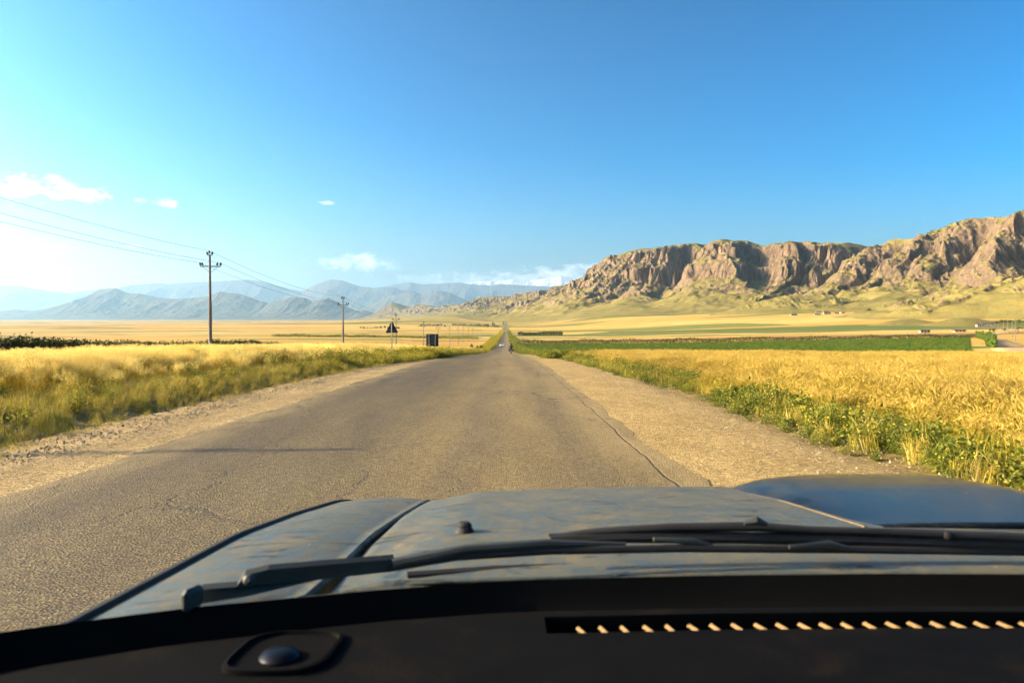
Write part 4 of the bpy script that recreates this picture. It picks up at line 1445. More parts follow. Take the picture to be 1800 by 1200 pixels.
# ------------------------------------------------------------------ trees on the plain
def make_tree(kind):
    r = empty('tree')
    g = np.random.default_rng(50 + kind)
    H = 8.0
    b = MB().tube([(0, 0, -0.5), (0.1, 0, 1.6), (0.0, 0.1, 3.2), (0.1, 0, 5.5)], [0.28, 0.2, 0.15, 0.05], 7)
    for k in range(6):
        a = k * 1.05
        b.tube([(0, 0.05, 2.0 + k * 0.4), (math.cos(a) * 1.0, math.sin(a) * 1.0, 3.2 + k * 0.45), (math.cos(a) * 1.7, math.sin(a) * 1.7, 4.1 + k * 0.5)], [0.09, 0.06, 0.02], 5)
    b.build('trunk', L_BARK, r)
    n = 620
    if kind == 0:      # round crown built of clumps
        cc = g.normal(0, 1, (16, 3)) * (1.35, 1.35, 1.25) + (0, 0, 5.0)
        rad = 0.8
    else:              # slim poplar
        cc = np.stack([g.normal(0, 0.45, 18), g.normal(0, 0.45, 18), np.linspace(1.8, 9.5, 18)], -1)
        rad = 0.55
    c = cc[g.integers(0, len(cc), n)] + g.normal(0, 1, (n, 3)) * rad * 0.75
    c[:, 2] = np.maximum(c[:, 2], 1.0)
    uu = g.normal(0, 1, (n, 3))
    uu /= np.linalg.norm(uu, axis=1)[:, None]
    vv = np.cross(uu, g.normal(0, 1, (n, 3)))
    vv /= np.linalg.norm(vv, axis=1)[:, None]
    L = 0.32 * g.uniform(0.6, 1.4, n)[:, None]
    V = np.stack([c - uu * L, c - vv * L * 0.6, c + uu * L, c + vv * L * 0.6], 1).reshape(-1, 3)
    mesh_np('crown', V, np.arange(4 * n).reshape(-1, 4), L_HEDGE, r)
    return r


T0, T1 = make_tree(0), make_tree(1)
_used = [0, 0]


def tree(px, d, s, kind, label, group):
    base = (T0, T1)[kind]
    o = base if not _used[kind] else copy_tree(base)
    _used[kind] = 1
    x = (px - 890) / F * d
    o.location = (x, d, float(ground_h(x, d)) - 0.1)
    o.rotation_euler = (0, 0, rnd(0, 6.28))
    o.scale = (s * rnd(0.9, 1.3), s * rnd(0.9, 1.3), s)
    tag(o, label, 'tree', group)
    return o


for k in range(20):
    tree(797 + k * 3.2 + rnd(-1, 1), 2350 + rnd(-60, 60), rnd(0.7, 1.25), 0, 'dark tree in the long row left of the far road end', 'trees in the long far row')
for k in range(13):
    tree(738 + k * 3.1 + rnd(-1, 1), 2250 + rnd(-60, 60), rnd(0.6, 1.35), 0, 'dark tree in the clump above the square sign', 'trees in the far clump')
for k in range(12):
    tree(634 + k * 4.2 + rnd(-1.5, 1.5), 1900 + rnd(-60, 60), rnd(0.5, 1.0), 0, 'dark low tree in the row behind the triangular sign', 'trees in the near row of the plain')
tree(866, 2300, 1.5, 1, 'slim dark poplar beside the far white farm wall', None)
tree(869, 2320, 1.35, 1, 'shorter of two slim poplars beside the far white farm wall', None)
tree(885, 2700, 1.4, 1, 'lone slim poplar at the far road end', None)
for k, (px, d, s) in enumerate([(1752, 560, 0.5), (1770, 610, 0.45), (1795, 600, 0.6), (1812, 650, 0.7), (1745, 640, 0.4)]):
    tree(px, d, s, 0, ['low round tree by the top bend of dirt track', 'small round tree among the track poles', 'larger tree at the right frame edge among track poles', 'tree just past the right frame edge', 'lowest tree left of the dirt track bend'][k], None)
for k in range(9):
    tree(1748 + k * 8, 1150 + rnd(-30, 30), rnd(0.6, 1.1), 0, 'dark tree in the orchard row below the right spur', 'orchard trees below the right spur')

house(872, 0, 2330, 18, 3.4, 8, M_WHITE, 'long white farm building at the far end of road', 0.1)
house(857, 0, 2340, 9, 3.0, 7, M_WHITE, 'small white farm building left of the far poplars', 0.0)
house(782, 0, 2230, 7, 3.2, 7, M_WHITE, 'tiny white house right of the clump above square sign', 0.1)
house(697, 0, 1850, 16, 3.6, 8, M_MUD, 'dark low farm building behind the triangular sign', 0.1)
house(1628, 0, 700, 8.5, 2.4, 5, M_WHITE, 'dark roofed shed alone in the golden field left of track', -0.15)
house(1690, 0, 760, 11, 1.7, 5, M_WHITE, 'long low white shed right of the lone dark shed', -0.1)
house(1740, 0, 1120, 16, 4.0, 9, M_WHITE, 'white walled house with dark roof below the right spur', -0.2)
house(1726, 0, 1080, 9, 3.2, 8, M_WHITE, 'smaller house left of the white house below right spur', -0.2)
HP = [(1438, 1880, 15, 3.0, M_WHITE, 'leftmost low house of the village below rocky knoll'), (1455, 1930, 17, 5.0, M_WHITE, 'tallest dark roofed house of the village below rocky knoll'), (1472, 1920, 11, 3.2, M_WHITE, 'white house right of the tallest village house'),
      (1482, 1960, 10, 3.0, M_MUD, 'mud coloured rightmost house of the village below knoll'), (1440, 2120, 14, 3.0, M_WHITE, 'white house left in the upper village row'), (1452, 2130, 12, 3.0, M_WHITE, 'white house in the middle of upper village row'),
      (1464, 2140, 12, 3.0, M_WHITE, 'white house at the right of upper village row'), (1396, 1960, 18, 3.0, M_WHITE, 'long pale house left of the village near knoll rocks'), (1585, 2300, 14, 4.5, M_WHITE, 'lone white farmhouse in the valley behind the spur'), (1592, 2320, 16, 3.0, M_MUD, 'low barn beside the lone valley farmhouse')]
for px, d, w, h, mt, lab in HP:
    house(px, 0, d, w, h, 8, mt, lab, rnd(-0.3, 0.3))
# ------------------------------------------------------------------ vehicles on the road
M_WHITEPAINT = plain('white_car_paint', (0.75, 0.76, 0.76), 0.3, 0.5, 0, 0.05)
M_REDPAINT = plain('red_truck_paint', (0.45, 0.06, 0.04), 0.4, 0.5, 0, 0.1)
M_TYRE = plain('tyre_rubber', (0.025, 0.025, 0.025), 0.85, 0.2)
M_RIM = plain('rim_metal', (0.4, 0.4, 0.4), 0.35, 0.5, 0.7)
M_GLASSDK = plain('car_glass', (0.02, 0.025, 0.03), 0.08, 0.6)
M_BLACKPL = plain('black_plastic', (0.02, 0.02, 0.022), 0.5, 0.4)
M_LAMP = plain('lamp_lens', (0.8, 0.8, 0.75), 0.1, 0.6)
M_REDLENS = plain('tail_lens', (0.5, 0.02, 0.015), 0.2, 0.6)


def wheel(parent, loc, r, w, mats=(None, None)):
    t = MB()
    rot = Matrix.Rotation(R(90), 3, 'Y')
    t.lathe([(r * 0.62, -w / 2), (r * 0.92, -w / 2), (r, -w * 0.35), (r, w * 0.35), (r * 0.92, w / 2), (r * 0.62, w / 2)], loc, 18, rot)
    o = t.build('wheel', M_TYRE, parent, True)
    MB().lathe([(r * 0.2, -w * 0.42), (r * 0.61, -w * 0.46), (r * 0.61, w * 0.46), (r * 0.2, w * 0.42)], loc, 14, rot).build('rim', M_RIM, o, True)
    return o


def road_z(y):
    return float(np.interp(y, ys, zr(ys))) + 0.03


def make_car(y, x, paint, label, s=1.0):
    """an oncoming estate car: length 4.3, width 1.72, faces -Y"""
    r = empty('car', (x, y, road_z(y)), 0, label, 'car')
    r.rotation_euler = (math.atan((road_z(y + 1) - road_z(y - 1)) / 2), 0, 0)
    r.scale = (s, s, s)
    side = [(-2.12, 0.35), (-2.16, 0.62), (-2.05, 0.80), (-1.1, 0.95), (-0.45, 1.42), (0.1, 1.50), (1.3, 1.48), (1.95, 1.1), (2.14, 0.95), (2.16, 0.38)]
    b = MB()
    vs, fs = [], []
    for xx, ins in ((-0.86, 0.0), (-0.80, 1.0), (0.80, 1.0), (0.86, 0.0)):
        for (py_, pz) in side:
            k = 1 if pz < 1.0 else (0.84 if abs(xx) > 0.83 else 0.9)
            vs.append((xx * k, py_ * (1 if ins else 0.985), pz if ins else min(pz, pz * 0.985 + 0.005)))
    n = len(side)
    for i in range(3):
        for k in range(n):
            j = (k + 1) % n
            fs.append((i * n + k, i * n + j, (i + 1) * n + j, (i + 1) * n + k))
    fs += [tuple(range(n - 1, -1, -1)), tuple(3 * n + k for k in range(n))]
    b.add(vs, fs)
    b.build('body', paint, r, True)
    MB().prism([(-0.62, -1.05, 1.0), (0.62, -1.05, 1.0), (0.58, -0.50, 1.40), (-0.58, -0.50, 1.40)], (0, -0.03, 0.03)).build('windscreen', M_GLASSDK, r)
    for sx in (-1, 1):
        MB().prism([(sx * 0.775, -0.85, 1.02), (sx * 0.775, 1.75, 1.04), (sx * 0.735, 1.2, 1.40), (sx * 0.735, -0.4, 1.38)], (sx * 0.03, 0, 0)).build('side_window', M_GLASSDK, r)
        MB().box((sx * 0.62, -2.13, 0.68), (0.34, 0.08, 0.16), bevel=0.03).build('headlight', M_LAMP, r)
        MB().box((sx * 0.95, -0.75, 1.02), (0.16, 0.08, 0.12), bevel=0.03).build('mirror', M_BLACKPL, r)
        for yy in (-1.35, 1.32):
            wheel(r, (sx * 0.76, yy, 0.31), 0.31, 0.19)
    MB().box((0, -2.16, 0.66), (0.72, 0.05, 0.13)).build('grille', M_BLACKPL, r)
    MB().box((0, -2.17, 0.42), (1.6, 0.08, 0.14), bevel=0.03).build('bumper', M_BLACKPL, r)
    return r


make_car(330, -2.05, M_WHITEPAINT, 'white car coming towards us in the oncoming lane')
make_car(1480, -1.9, M_WHITEPAINT, 'tiny white car far off on the straight road', 1.15)
make_car(2350, -1.6, M_REDPAINT, 'tiny red vehicle at the far end of road', 1.3)

# motorcycle and its rider, seen from behind
MY, MX = 134.0, 0.85
mz = road_z(MY)
mc = empty('motorcycle', (MX, MY, mz), 0, 'black touring motorcycle with side cases ahead of the car', 'motorcycle')
mc.rotation_euler = (math.atan((road_z(MY + 1) - road_z(MY - 1)) / 2), 0, 0)
for yy, r_, w_ in ((-0.72, 0.31, 0.17), (0.78, 0.32, 0.12)):
    wheel(mc, (0, yy, r_), r_, w_)
MB().tube([(0, -0.55, 0.55), (0, -0.2, 0.62), (0, 0.2, 0.68), (0, 0.5, 0.72)], [0.14, 0.20, 0.22, 0.12], 10).build('body', M_BLACKPL, mc, True)
MB().tube([(0, 0.05, 0.86), (0, 0.3, 0.95), (0, 0.52, 0.88)], [0.10, 0.17, 0.08], 10).build('tank', M_BLACKPL, mc, True)
MB().box((0, -0.35, 0.80), (0.30, 0.75, 0.12), bevel=0.05).build('seat', M_BLACKPL, mc)
MB().box((0, -0.60, 0.46), (0.24, 0.5, 0.06), bevel=0.02).build('rear_fender', M_BLACKPL, mc)
for sx in (-1, 1):
    ca = MB().box((sx * 0.34, -0.62, 0.62), (0.24, 0.48, 0.40), bevel=0.06).build('side_case', M_BLACKPL, mc)
    MB().box((sx * 0.34, -0.868, 0.62), (0.18, 0.012, 0.05)).build('reflector', M_REDLENS, ca)
    MB().tube([(sx * 0.07, 0.78, 0.32), (sx * 0.09, 0.55, 0.80), (sx * 0.10, 0.46, 1.02)], 0.03, 8).build('fork', M_RIM, mc, True)
    MB().tube([(sx * 0.10, 0.46, 1.02), (sx * 0.28, 0.42, 1.08), (sx * 0.40, 0.34, 1.07)], 0.02, 8).build('handlebar', M_BLACKPL, mc, True)
    MB().tube([(sx * 0.33, 0.40, 1.08), (sx * 0.40, 0.42, 1.22)], 0.012, 6).box((sx * 0.42, 0.42, 1.26), (0.14, 0.04, 0.09), bevel=0.02).build('mirror', M_BLACKPL, mc)
    MB().tube([(sx * 0.13, 0.1, 0.35), (sx * 0.16, -0.4, 0.34), (sx * 0.17, -0.85, 0.40)], [0.035, 0.05, 0.055], 10).build('exhaust', M_RIM, mc, True)
MB().box((0, -0.86, 0.72), (0.18, 0.06, 0.08), bevel=0.02).build('tail_light', M_REDLENS, mc)
MB().box((0, -0.87, 0.52), (0.20, 0.015, 0.14)).build('number_plate', M_LAMP, mc)
MB().prism([(-0.2, 0.55, 1.02), (0.2, 0.55, 1.02), (0.15, 0.42, 1.36), (-0.15, 0.42, 1.36)], (0, 0.015, 0)).build('wind_shield', M_GLASSDK, mc)

M_JACKET = plain('black_jacket', (0.022, 0.022, 0.026), 0.75, 0.3)
M_HELMET = plain('black_helmet', (0.02, 0.02, 0.022), 0.2, 0.6)


def person_skin(name, joints, edges, mat, parent=None, root=0):
    me = bpy.data.meshes.new(name)
    me.from_pydata([j[0] for j in joints], edges, [])
    me.materials.append(mat)
    o = link(bpy.data.objects.new(name, me), parent)
    sk = o.modifiers.new('skin', 'SKIN')
    for i, j in enumerate(joints):
        v = me.skin_vertices[0].data[i]
        v.radius = (j[1], j[2] if len(j) > 2 else j[1])
        v.use_root = i == root
    sk.use_smooth_shade = True
    ss = o.modifiers.new('subsurf', 'SUBSURF')
    ss.levels = ss.render_levels = 2
    return o


J = [((0, -0.30, 0.95), 0.17, 0.15), ((0, -0.26, 1.15), 0.165, 0.125), ((0, -0.17, 1.38), 0.19, 0.13), ((0, -0.12, 1.50), 0.09, 0.09), ((0, -0.08, 1.58), 0.06, 0.06), ((0, -0.05, 1.70), 0.10, 0.11)]
E = [(0, 1), (1, 2), (2, 3), (3, 4), (4, 5)]
for sx in (-1, 1):
    o_ = len(J)
    J += [((sx * 0.20, -0.14, 1.45), 0.075), ((sx * 0.33, 0.02, 1.20), 0.055), ((sx * 0.37, 0.24, 1.10), 0.045), ((sx * 0.39, 0.34, 1.085), 0.04),
          ((sx * 0.13, -0.22, 0.90), 0.10), ((sx * 0.24, 0.16, 0.74), 0.075), ((sx * 0.21, -0.06, 0.36), 0.055), ((sx * 0.22, 0.10, 0.30), 0.05)]
    E += [(2, o_), (o_, o_ + 1), (o_ + 1, o_ + 2), (o_ + 2, o_ + 3), (0, o_ + 4), (o_ + 4, o_ + 5), (o_ + 5, o_ + 6), (o_ + 6, o_ + 7)]
rider = person_skin('person', J, E, M_JACKET)
rider.location = mc.location
rider.rotation_euler = mc.rotation_euler
tag(rider, 'motorcycle rider in black jacket and helmet seen from behind', 'person')
MB().lathe([(0.05, -0.14), (0.12, -0.11), (0.145, -0.02), (0.14, 0.06), (0.10, 0.125), (0.03, 0.15)], (0, -0.05, 1.72), 16).build('helmet', M_HELMET, rider, True)
gl = []
for sx in (-1, 1):
    h = MB().box((sx * 0.40, 0.345, 1.085), (0.09, 0.10, 0.05), bevel=0.02)
    for k in range(4):
        xf = sx * (0.365 + 0.022 * k)
        h.tube([(xf, 0.37, 1.10), (xf, 0.415, 1.085), (xf, 0.40, 1.055), (xf, 0.365, 1.05)], 0.0095, 6)
    h.tube([(sx * 0.36, 0.32, 1.075), (sx * 0.345, 0.35, 1.05), (sx * 0.35, 0.385, 1.045)], 0.011, 6)
    h.build('glove', M_JACKET, rider, True)

# ------------------------------------------------------------------ our own car: bonnet, wipers, windscreen, dashboard
car = empty('car', (0, 0, 0), 0, 'dusty blue-grey car whose bonnet, wipers and dashboard fill the bottom', 'car')
car.rotation_euler = (-math.atan(0.021), 0, 0)
car.location = (0, -0.0336, 0.0)


def Lp(px, py, y):
    """a point of the car at pixel px, py, y metres ahead of the lens, in the car's own frame"""
    return ((px - 890) / F * y, y, 1.6 - (py - 587) / F * y)


def paint_mat(name, dirt_amt, base=(0.050, 0.066, 0.066), rough0=0.34, spec=0.2):
    m = Mat(name, 0.5, spec)
    p = m.obj()
    big = m.noise(p, 2.6, 5, 0.6, dist=0.5)
    mott = m.noise(m.map(p, (1, 0.5, 1)), 34, 8, 0.8, dist=0.4)
    streak = m.noise(m.map(p, (3.0, 9.0, 3.0), (0, 0, 0.5)), 1.3, 6, 0.7, dist=0.8)
    fine = m.noise(p, 140, 4, 0.75)
    d = m.math('ADD', m.math('MULTIPLY', m.range(big, 0.30, 0.70), 0.40), m.math('MULTIPLY', m.range(mott, 0.44, 0.56), 0.6))
    d = m.math('ADD', d, m.math('MULTIPLY', m.range(streak, 0.48, 0.62), 0.3))
    d = m.math('MULTIPLY', m.math('MULTIPLY', d, dirt_amt), m.ramp(fine, [(0.3, 0.7), (0.7, 1.0)]), True)
    dustc = m.ramp(m.noise(p, 7.0, 6, 0.75), [(0.33, (0.080, 0.082, 0.062)), (0.48, (0.115, 0.106, 0.070)), (0.60, (0.145, 0.120, 0.070)), (0.74, (0.19, 0.135, 0.060))])
    col = m.mix(d, base, dustc)
    wipe = m.range(m.noise(m.map(p, (2.6, 6.5, 2), (0, 0, -0.6)), 2.0, 6, 0.65, dist=1.8), 0.575, 0.63)
    col = m.mix(m.math('MULTIPLY', wipe, 0.8), col, tuple(c * 0.35 for c in base))
    rust = m.range(m.noise(m.map(p, (2.0, 8.0, 2), (0, 0, 0.35)), 1.7, 5, 0.7, dist=1.2), 0.64, 0.69)
    col = m.mix(m.math('MULTIPLY', rust, 0.7 * dirt_amt), col, (0.17, 0.10, 0.035))
    spots = m.vor(p, 34, 'F1', 'Distance')
    pick_ = m.xyz(m.vor(p, 34, 'F1', 'Color'))[0]
    sp = m.math('MULTIPLY', m.range(spots, 0.05, 0.12, 1, 0), m.range(pick_, 0.80, 0.84))
    col = m.mix(m.math('MULTIPLY', sp, 0.75), col, (0.38, 0.36, 0.29))
    m.color(col)
    m.rough(m.math('ADD', m.math('MULTIPLY', d, 0.45), rough0))
    m.bump(mott, 0.06, 0.004)
    return m.m


M_PAINT = paint_mat('dusty_blue_paint', 0.95)
M_SCOOP = paint_mat('scoop_sky_reflection_paint', 0.16, (0.003, 0.007, 0.013), 0.16, 0.07)  # car paint darkened; its dark sky reflection is put into the colour
M_RUBBER = plain('black_rubber', (0.014, 0.014, 0.014), 0.7, 0.3, 0, 0.3, 30)
M_WIPERM = plain('wiper_metal', (0.045, 0.05, 0.046), 0.55, 0.5, 0.4, 0.25, 12)
M_CHROME = plain('pale_metal', (0.6, 0.58, 0.5), 0.25, 0.5, 0.9, 0.1)
M_FRIT_SHADE = plain('black_frit_and_shade', (0.004, 0.004, 0.004), 0.9, 0.05)  # near-black of the frit, with the shade of the gap painted in
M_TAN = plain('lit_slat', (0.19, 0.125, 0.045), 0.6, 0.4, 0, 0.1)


def dash_mat():
    m = Mat('dash_vinyl', 0.85, 0.05)
    p = m.obj()
    f = m.noise(m.map(p, (1, 1.6, 1)), 7, 6, 0.7, dist=0.6)
    m.color(m.ramp(f, [(0.32, (0.0018, 0.0022, 0.0028)), (0.55, (0.0032, 0.0034, 0.0036)), (0.75, (0.010, 0.0072, 0.0045))]))
    m.bump(m.vor(p, 420), 0.25, 0.0015)
    return m.m


M_DASH = dash_mat()


def sheet(name, fn, us, vs, mat, parent, thick=0.004):
    V = np.array([[fn(u, v) for u in us] for v in vs]).reshape(-1, 3)
    o = mesh_np(name, V, grid_faces(len(vs), len(us)), mat, parent, smooth=True)
    if thick:
        md = o.modifiers.new('thickness', 'SOLIDIFY')
        md.thickness = thick
        md.offset = -1
    return o


CXC = 0.50                     # centre line of the car, right of the lens
HY = [0.98, 1.06, 1.264, 1.6, 1.95, 2.08, 2.14, 2.18, 2.205, 2.21]
HZ = [1.252, 1.250, 1.242, 1.210, 1.163, 1.141, 1.116, 1.07, 1.00, 0.85]
hood_left = lambda y: np.interp(y, [0.95, 1.06, 1.6, 2.12, 2.21], [-0.252, -0.245, -0.23, -0.212, -0.20])


def hood_fn(u, v):
    y = np.interp(v, np.linspace(0, 1, len(HY)), HY)
    xl = float(hood_left(y))
    x = xl + (2 * CXC - 2 * xl) * u
    z = np.interp(y, HY, HZ)
    e = min(u, 1 - u)
    z += 0.016 * float(sst(0.0, 0.10, e)) + 0.014 * math.sin(math.pi * u)
    z -= 0.010 * max(0, 1 - e / 0.008)
    yy = y - 0.05 * (abs(u - 0.5) * 2) ** 3 * float(sst(1.7, 2.2, y))
    return (x, yy, z)


uu = np.concatenate([[0, 0.004, 0.010], np.linspace(0.02, 0.98, 46), [0.99, 0.996, 1.0]])
hood = sheet('bonnet', hood_fn, uu, np.linspace(0, 1, 60), M_PAINT, car)

FY = [0.70, 0.78, 0.85, 1.33, 1.67, 2.0, 2.1, 2.17, 2.22, 2.24]
FZ = [1.278, 1.273, 1.268, 1.236, 1.192, 1.145, 1.125, 1.095, 1.02, 0.85]
FO = [-0.485, -0.478, -0.472, -0.462, -0.455, -0.438, -0.42, -0.39, -0.365, -0.355]


def fender_fn(side):
    def fn(u, v):
        y = float(np.interp(v, np.linspace(0, 1, len(FY)), FY))
        xi = min(float(hood_left(max(y, 0.95))), float(np.interp(y, [0.67, 0.775, 0.842, 0.898, 0.94], [-0.64, -0.53, -0.36, -0.17, 0.0])) - 0.012) - 0.008
        xo = min(float(np.interp(y, FY, FO)), xi - 0.02)
        z = float(np.interp(y, FY, FZ))
        if u < 0.05:
            x, zz = xi + 0.004 * (1 - u / 0.05), z + 0.006 - 0.010 * (1 - u / 0.05)
        elif u < 0.7:
            k = (u - 0.05) / 0.65
            x = xi + (xo - xi) * k
            zz = z + 0.008 * math.sin(math.pi * k)
        else:
            k = (u - 0.7) / 0.3
            a = min(1, k * 2.2) * math.pi / 2
            x = xo - 0.045 * math.sin(a)
            zz = z - 0.045 * (1 - math.cos(a)) - max(0, k - 0.45) * 0.75
        if side > 0:
            x = 2 * CXC - x
        return (x, y - 0.0, zz)
    return fn


for side in (-1, 1):
    us_ = np.concatenate([[0, 0.03, 0.05], np.linspace(0.1, 0.7, 10), np.linspace(0.73, 1, 12)])
    if side > 0:
        us_ = us_[::-1]
    f = sheet('fender', fender_fn(side), us_, np.linspace(0, 1, 50), M_PAINT, car)
    pts = []
    for y in np.linspace(0.80, 2.12, 30):
        xo, z = float(np.interp(y, FY, FO)), float(np.interp(y, FY, FZ))
        x = xo - 0.022
        pts.append((x if side < 0 else 2 * CXC - x, y, z + 0.002))
    MB().tube(pts, 0.0065, 6).build('edge_dark_line', M_RUBBER, f, True)  # dark gap and reflection along the fender edge, drawn as a black tube

# scoop on the right of the bonnet


def scoop_fn(u, v):
    y = 1.97 - 0.70 * v
    hw = 0.37 * (1 - 0.05 * v)
    x = 0.955 + 0.01 * v + hw * (2 * u - 1)
    uh = (x - float(hood_left(y))) / (2 * CXC - 2 * float(hood_left(y)))
    zb = float(np.interp(y, HY, HZ)) + 0.030 * float(sst(0.0, 0.10, min(uh, 1 - uh)))
    k = abs(2 * u - 1)
    prof = (1 - k ** 5) ** 0.55 if k < 1 else 0
    hgt = float(np.interp(v, [0, 0.05, 0.12, 0.25, 0.45, 0.7, 0.9, 1.0], [0.014, 0.027, 0.033, 0.032, 0.026, 0.015, 0.005, 0.0]))
    return (x, y + 0.05 * (1 - k * k) * (1 - v) - 0.02, zb + (hgt + 0.008) * prof - 0.004)


us_ = 0.5 - 0.5 * np.cos(np.linspace(0, math.pi, 34))
scoop = sheet('scoop', scoop_fn, us_[::-1], np.linspace(0, 1, 30), M_SCOOP, hood, 0.006)
pts = [Vector(scoop_fn(0.0, v)) + Vector((-0.003, 0, 0.003)) for v in np.linspace(0.06, 1, 16)]
MB().tube(pts, 0.004, 6).build('seal_or_glint', M_TAN, hood, True)
a = Lp(816, 938, 1.262)
nz_ = MB().lathe([(0.017, 0), (0.016, 0.006), (0.0125, 0.010), (0.0125, 0.015), (0.008, 0.019)], (a[0], a[1], hood_fn(0.12, 0.3)[2] * 0 + 1.261), 16)
nz_.box((a[0] + 0.004, a[1] - 0.011, 1.271), (0.005, 0.006, 0.005))
nz_.build('washer_nozzle', M_RUBBER, hood, True)

# windscreen base curve in the car's frame
_wl = [(-0.70, 0.56, 1.300), (-0.64, 0.67, 1.296), (-0.53, 0.775, 1.290), (-0.36, 0.842, 1.290), (-0.17, 0.898, 1.289), (0.0, 0.940, 1.287), (0.25, 0.960, 1.286)]
WB = np.array(_wl + [(0.5, 0.966, 1.286)] + [(2 * 0.5 - x, y, z) for x, y, z in _wl[::-1]])
ws = np.concatenate([[0], np.cumsum(np.linalg.norm(np.diff(WB, axis=0), axis=1))])
ws /= ws[-1]


def wb(u):
    return np.array([np.interp(u, ws, WB[:, k]) for k in range(3)])


def wind_fn(u, v):
    b = wb(u)
    top = np.array(((b[0] - CXC) * 0.86 + CXC, b[1] * 0.55 - 0.22, 1.92))
    p = b + (top - b) * v
    p[1] += 0.05 * math.sin(math.pi * v)
    return tuple(p)


gm_ = bpy.data.materials.new('windscreen_glass')
gm_.use_nodes = True
gm_.node_tree.nodes.remove(gm_.node_tree.nodes['Principled BSDF'])
tb = gm_.node_tree.nodes.new('ShaderNodeBsdfTransparent')
tb.inputs[0].default_value = (0.965, 0.975, 0.97, 1)
gm_.node_tree.links.new(tb.outputs[0], gm_.node_tree.nodes['Material Output'].inputs[0])
ug = np.linspace(0, 1, 41)
sheet('windscreen', wind_fn, ug, np.linspace(0.0, 1, 12), gm_, car, 0)


# black band inside the glass foot, frit plus painted shade, then the dashboard
def dash_edge(x):
    return float(np.interp(x, [-0.75, -0.64, -0.515, -0.371, -0.15, 0.0, 0.25, 0.5, 0.75, 1.0, 1.15, 1.371, 1.515, 1.64, 1.75], [0.44, 0.62, 0.748, 0.814, 0.880, 0.908, 0.920, 0.924, 0.920, 0.908, 0.880, 0.814, 0.748, 0.62, 0.44]))


def frit_shade_fn(u, v):
    b = wb(u)
    ex = b[0] * 0.985 + CXC * 0.015
    e = np.array((ex, dash_edge(ex) + 0.004, 1.247))
    c = b + np.array((0, -0.004, 0.001))
    p = c + (e - c) * v
    p[2] -= 0.012 * math.sin(math.pi * v)
    return tuple(p)


sheet('black_band', frit_shade_fn, ug, np.linspace(0, 1, 6), M_FRIT_SHADE, car, 0)


def dash_z(x, y):
    e = dash_edge(x)
    d = e - y
    z = 1.262 - 0.012 * max(0, 1 - d / 0.012) ** 2 + 0.004 * float(sst(0.0, 0.05, d)) - 0.006 * float(sst(0.05, 0.3, d))
    return z - 0.25 * max(0, 0.52 - y) ** 1.3


VX0, VX1, VD0, VD1 = 0.045, 1.40, 0.036, 0.086        # defroster slot: from x to x, depth behind the dash edge
dx_ = np.unique(np.concatenate([np.linspace(-0.7, 1.66, 60), [VX0, VX1]]))
dd_ = np.unique(np.concatenate([[0, 0.003, 0.007, 0.012], np.linspace(0.02, 0.62, 36), [VD0, VD1]]))
V = np.array([[(x, dash_edge(x) - d, dash_z(x, dash_edge(x) - d)) for x in dx_] for d in dd_])
keep = []
nc = len(dx_)
for i in range(len(dd_) - 1):
    for j in range(nc - 1):
        if dd_[i] >= VD0 - 1e-6 and dd_[i + 1] <= VD1 + 1e-6 and dx_[j] >= VX0 - 1e-6 and dx_[j + 1] <= VX1 + 1e-6:
            continue
        keep.append((i * nc + j, (i + 1) * nc + j, (i + 1) * nc + j + 1, i * nc + j + 1))
dash = mesh_np('dashboard', V.reshape(-1, 3), np.array(keep), M_DASH, car, smooth=True)
# the slot: back wall, front wall and floor
tv, tf = [], []
sxs = [x for x in dx_ if VX0 - 1e-6 <= x <= VX1 + 1e-6]
for x in sxs:
    e = dash_edge(x)
    z0, z1 = dash_z(x, e - VD0), dash_z(x, e - VD1)
    tv += [(x, e - VD0, z0), (x, e - VD0 + 0.004, z0 - 0.03), (x, e - VD1 - 0.004, z1 - 0.03), (x, e - VD1, z1)]
for i in range(len(sxs) - 1):
    for k in range(3):
        tf.append((i * 4 + k, i * 4 + 4 + k, i * 4 + 5 + k, i * 4 + 1 + k))
vent = mesh_np('defroster_vent', np.array(tv), np.array(tf), M_FRIT_SHADE, car)
sl = MB().box((0, -0.014, 0), (0.0046, 0.028, 0.0014), Matrix.Rotation(R(16), 3, 'Z') @ Matrix.Rotation(R(-38), 3, 'Y'), 0.0007).build('slat', M_TAN, vent)
first = True
for k in range(50):
    x = 0.085 + 0.0262 * k + rnd(-0.0008, 0.0008)
    if x > VX1 - 0.01:
        break
    o = sl if first else link(bpy.data.objects.new('slat', sl.data), vent)
    first = False
    e = dash_edge(x)
    o.location = (x, e - VD1 + 0.030, dash_z(x, e - VD1) - 0.0055)
    o.rotation_euler = (0, R(rnd(-5, 5)), R(rnd(-3, 3)))

# sun sensor on the left of the dash
sx0, sy0 = -0.232, 0.775
ring = []
for k in range(28):
    w = 2 * math.pi * k / 28
    cx_, sy_ = math.cos(w), math.sin(w)
    ring.append((sx0 + 0.052 * math.copysign(abs(cx_) ** 0.55, cx_) + 0.010 * sy_, sy0 + 0.050 * math.copysign(abs(sy_) ** 0.55, sy_)))
pz = dash_z(sx0, sy0) + 0.0005
b = MB()
n = len(ring)
vs = [(x, y, pz - 0.004) for x, y in ring] + [(x, y, pz + 0.004) for x, y in ring] + [(sx0 + (x - sx0) * 0.93, sy0 + (y - sy0) * 0.93, pz + 0.005) for x, y in ring] + [(sx0 + (x - sx0) * 0.90, sy0 + (y - sy0) * 0.90, pz + 0.001) for x, y in ring]
fs = []
for r_ in range(3):
    for k in range(n):
        j = (k + 1) % n
        fs.append((r_ * n + k, r_ * n + j, r_ * n + n + j, r_ * n + n + k))
fs.append(tuple(3 * n + k for k in range(n)))
b.add(vs, fs)
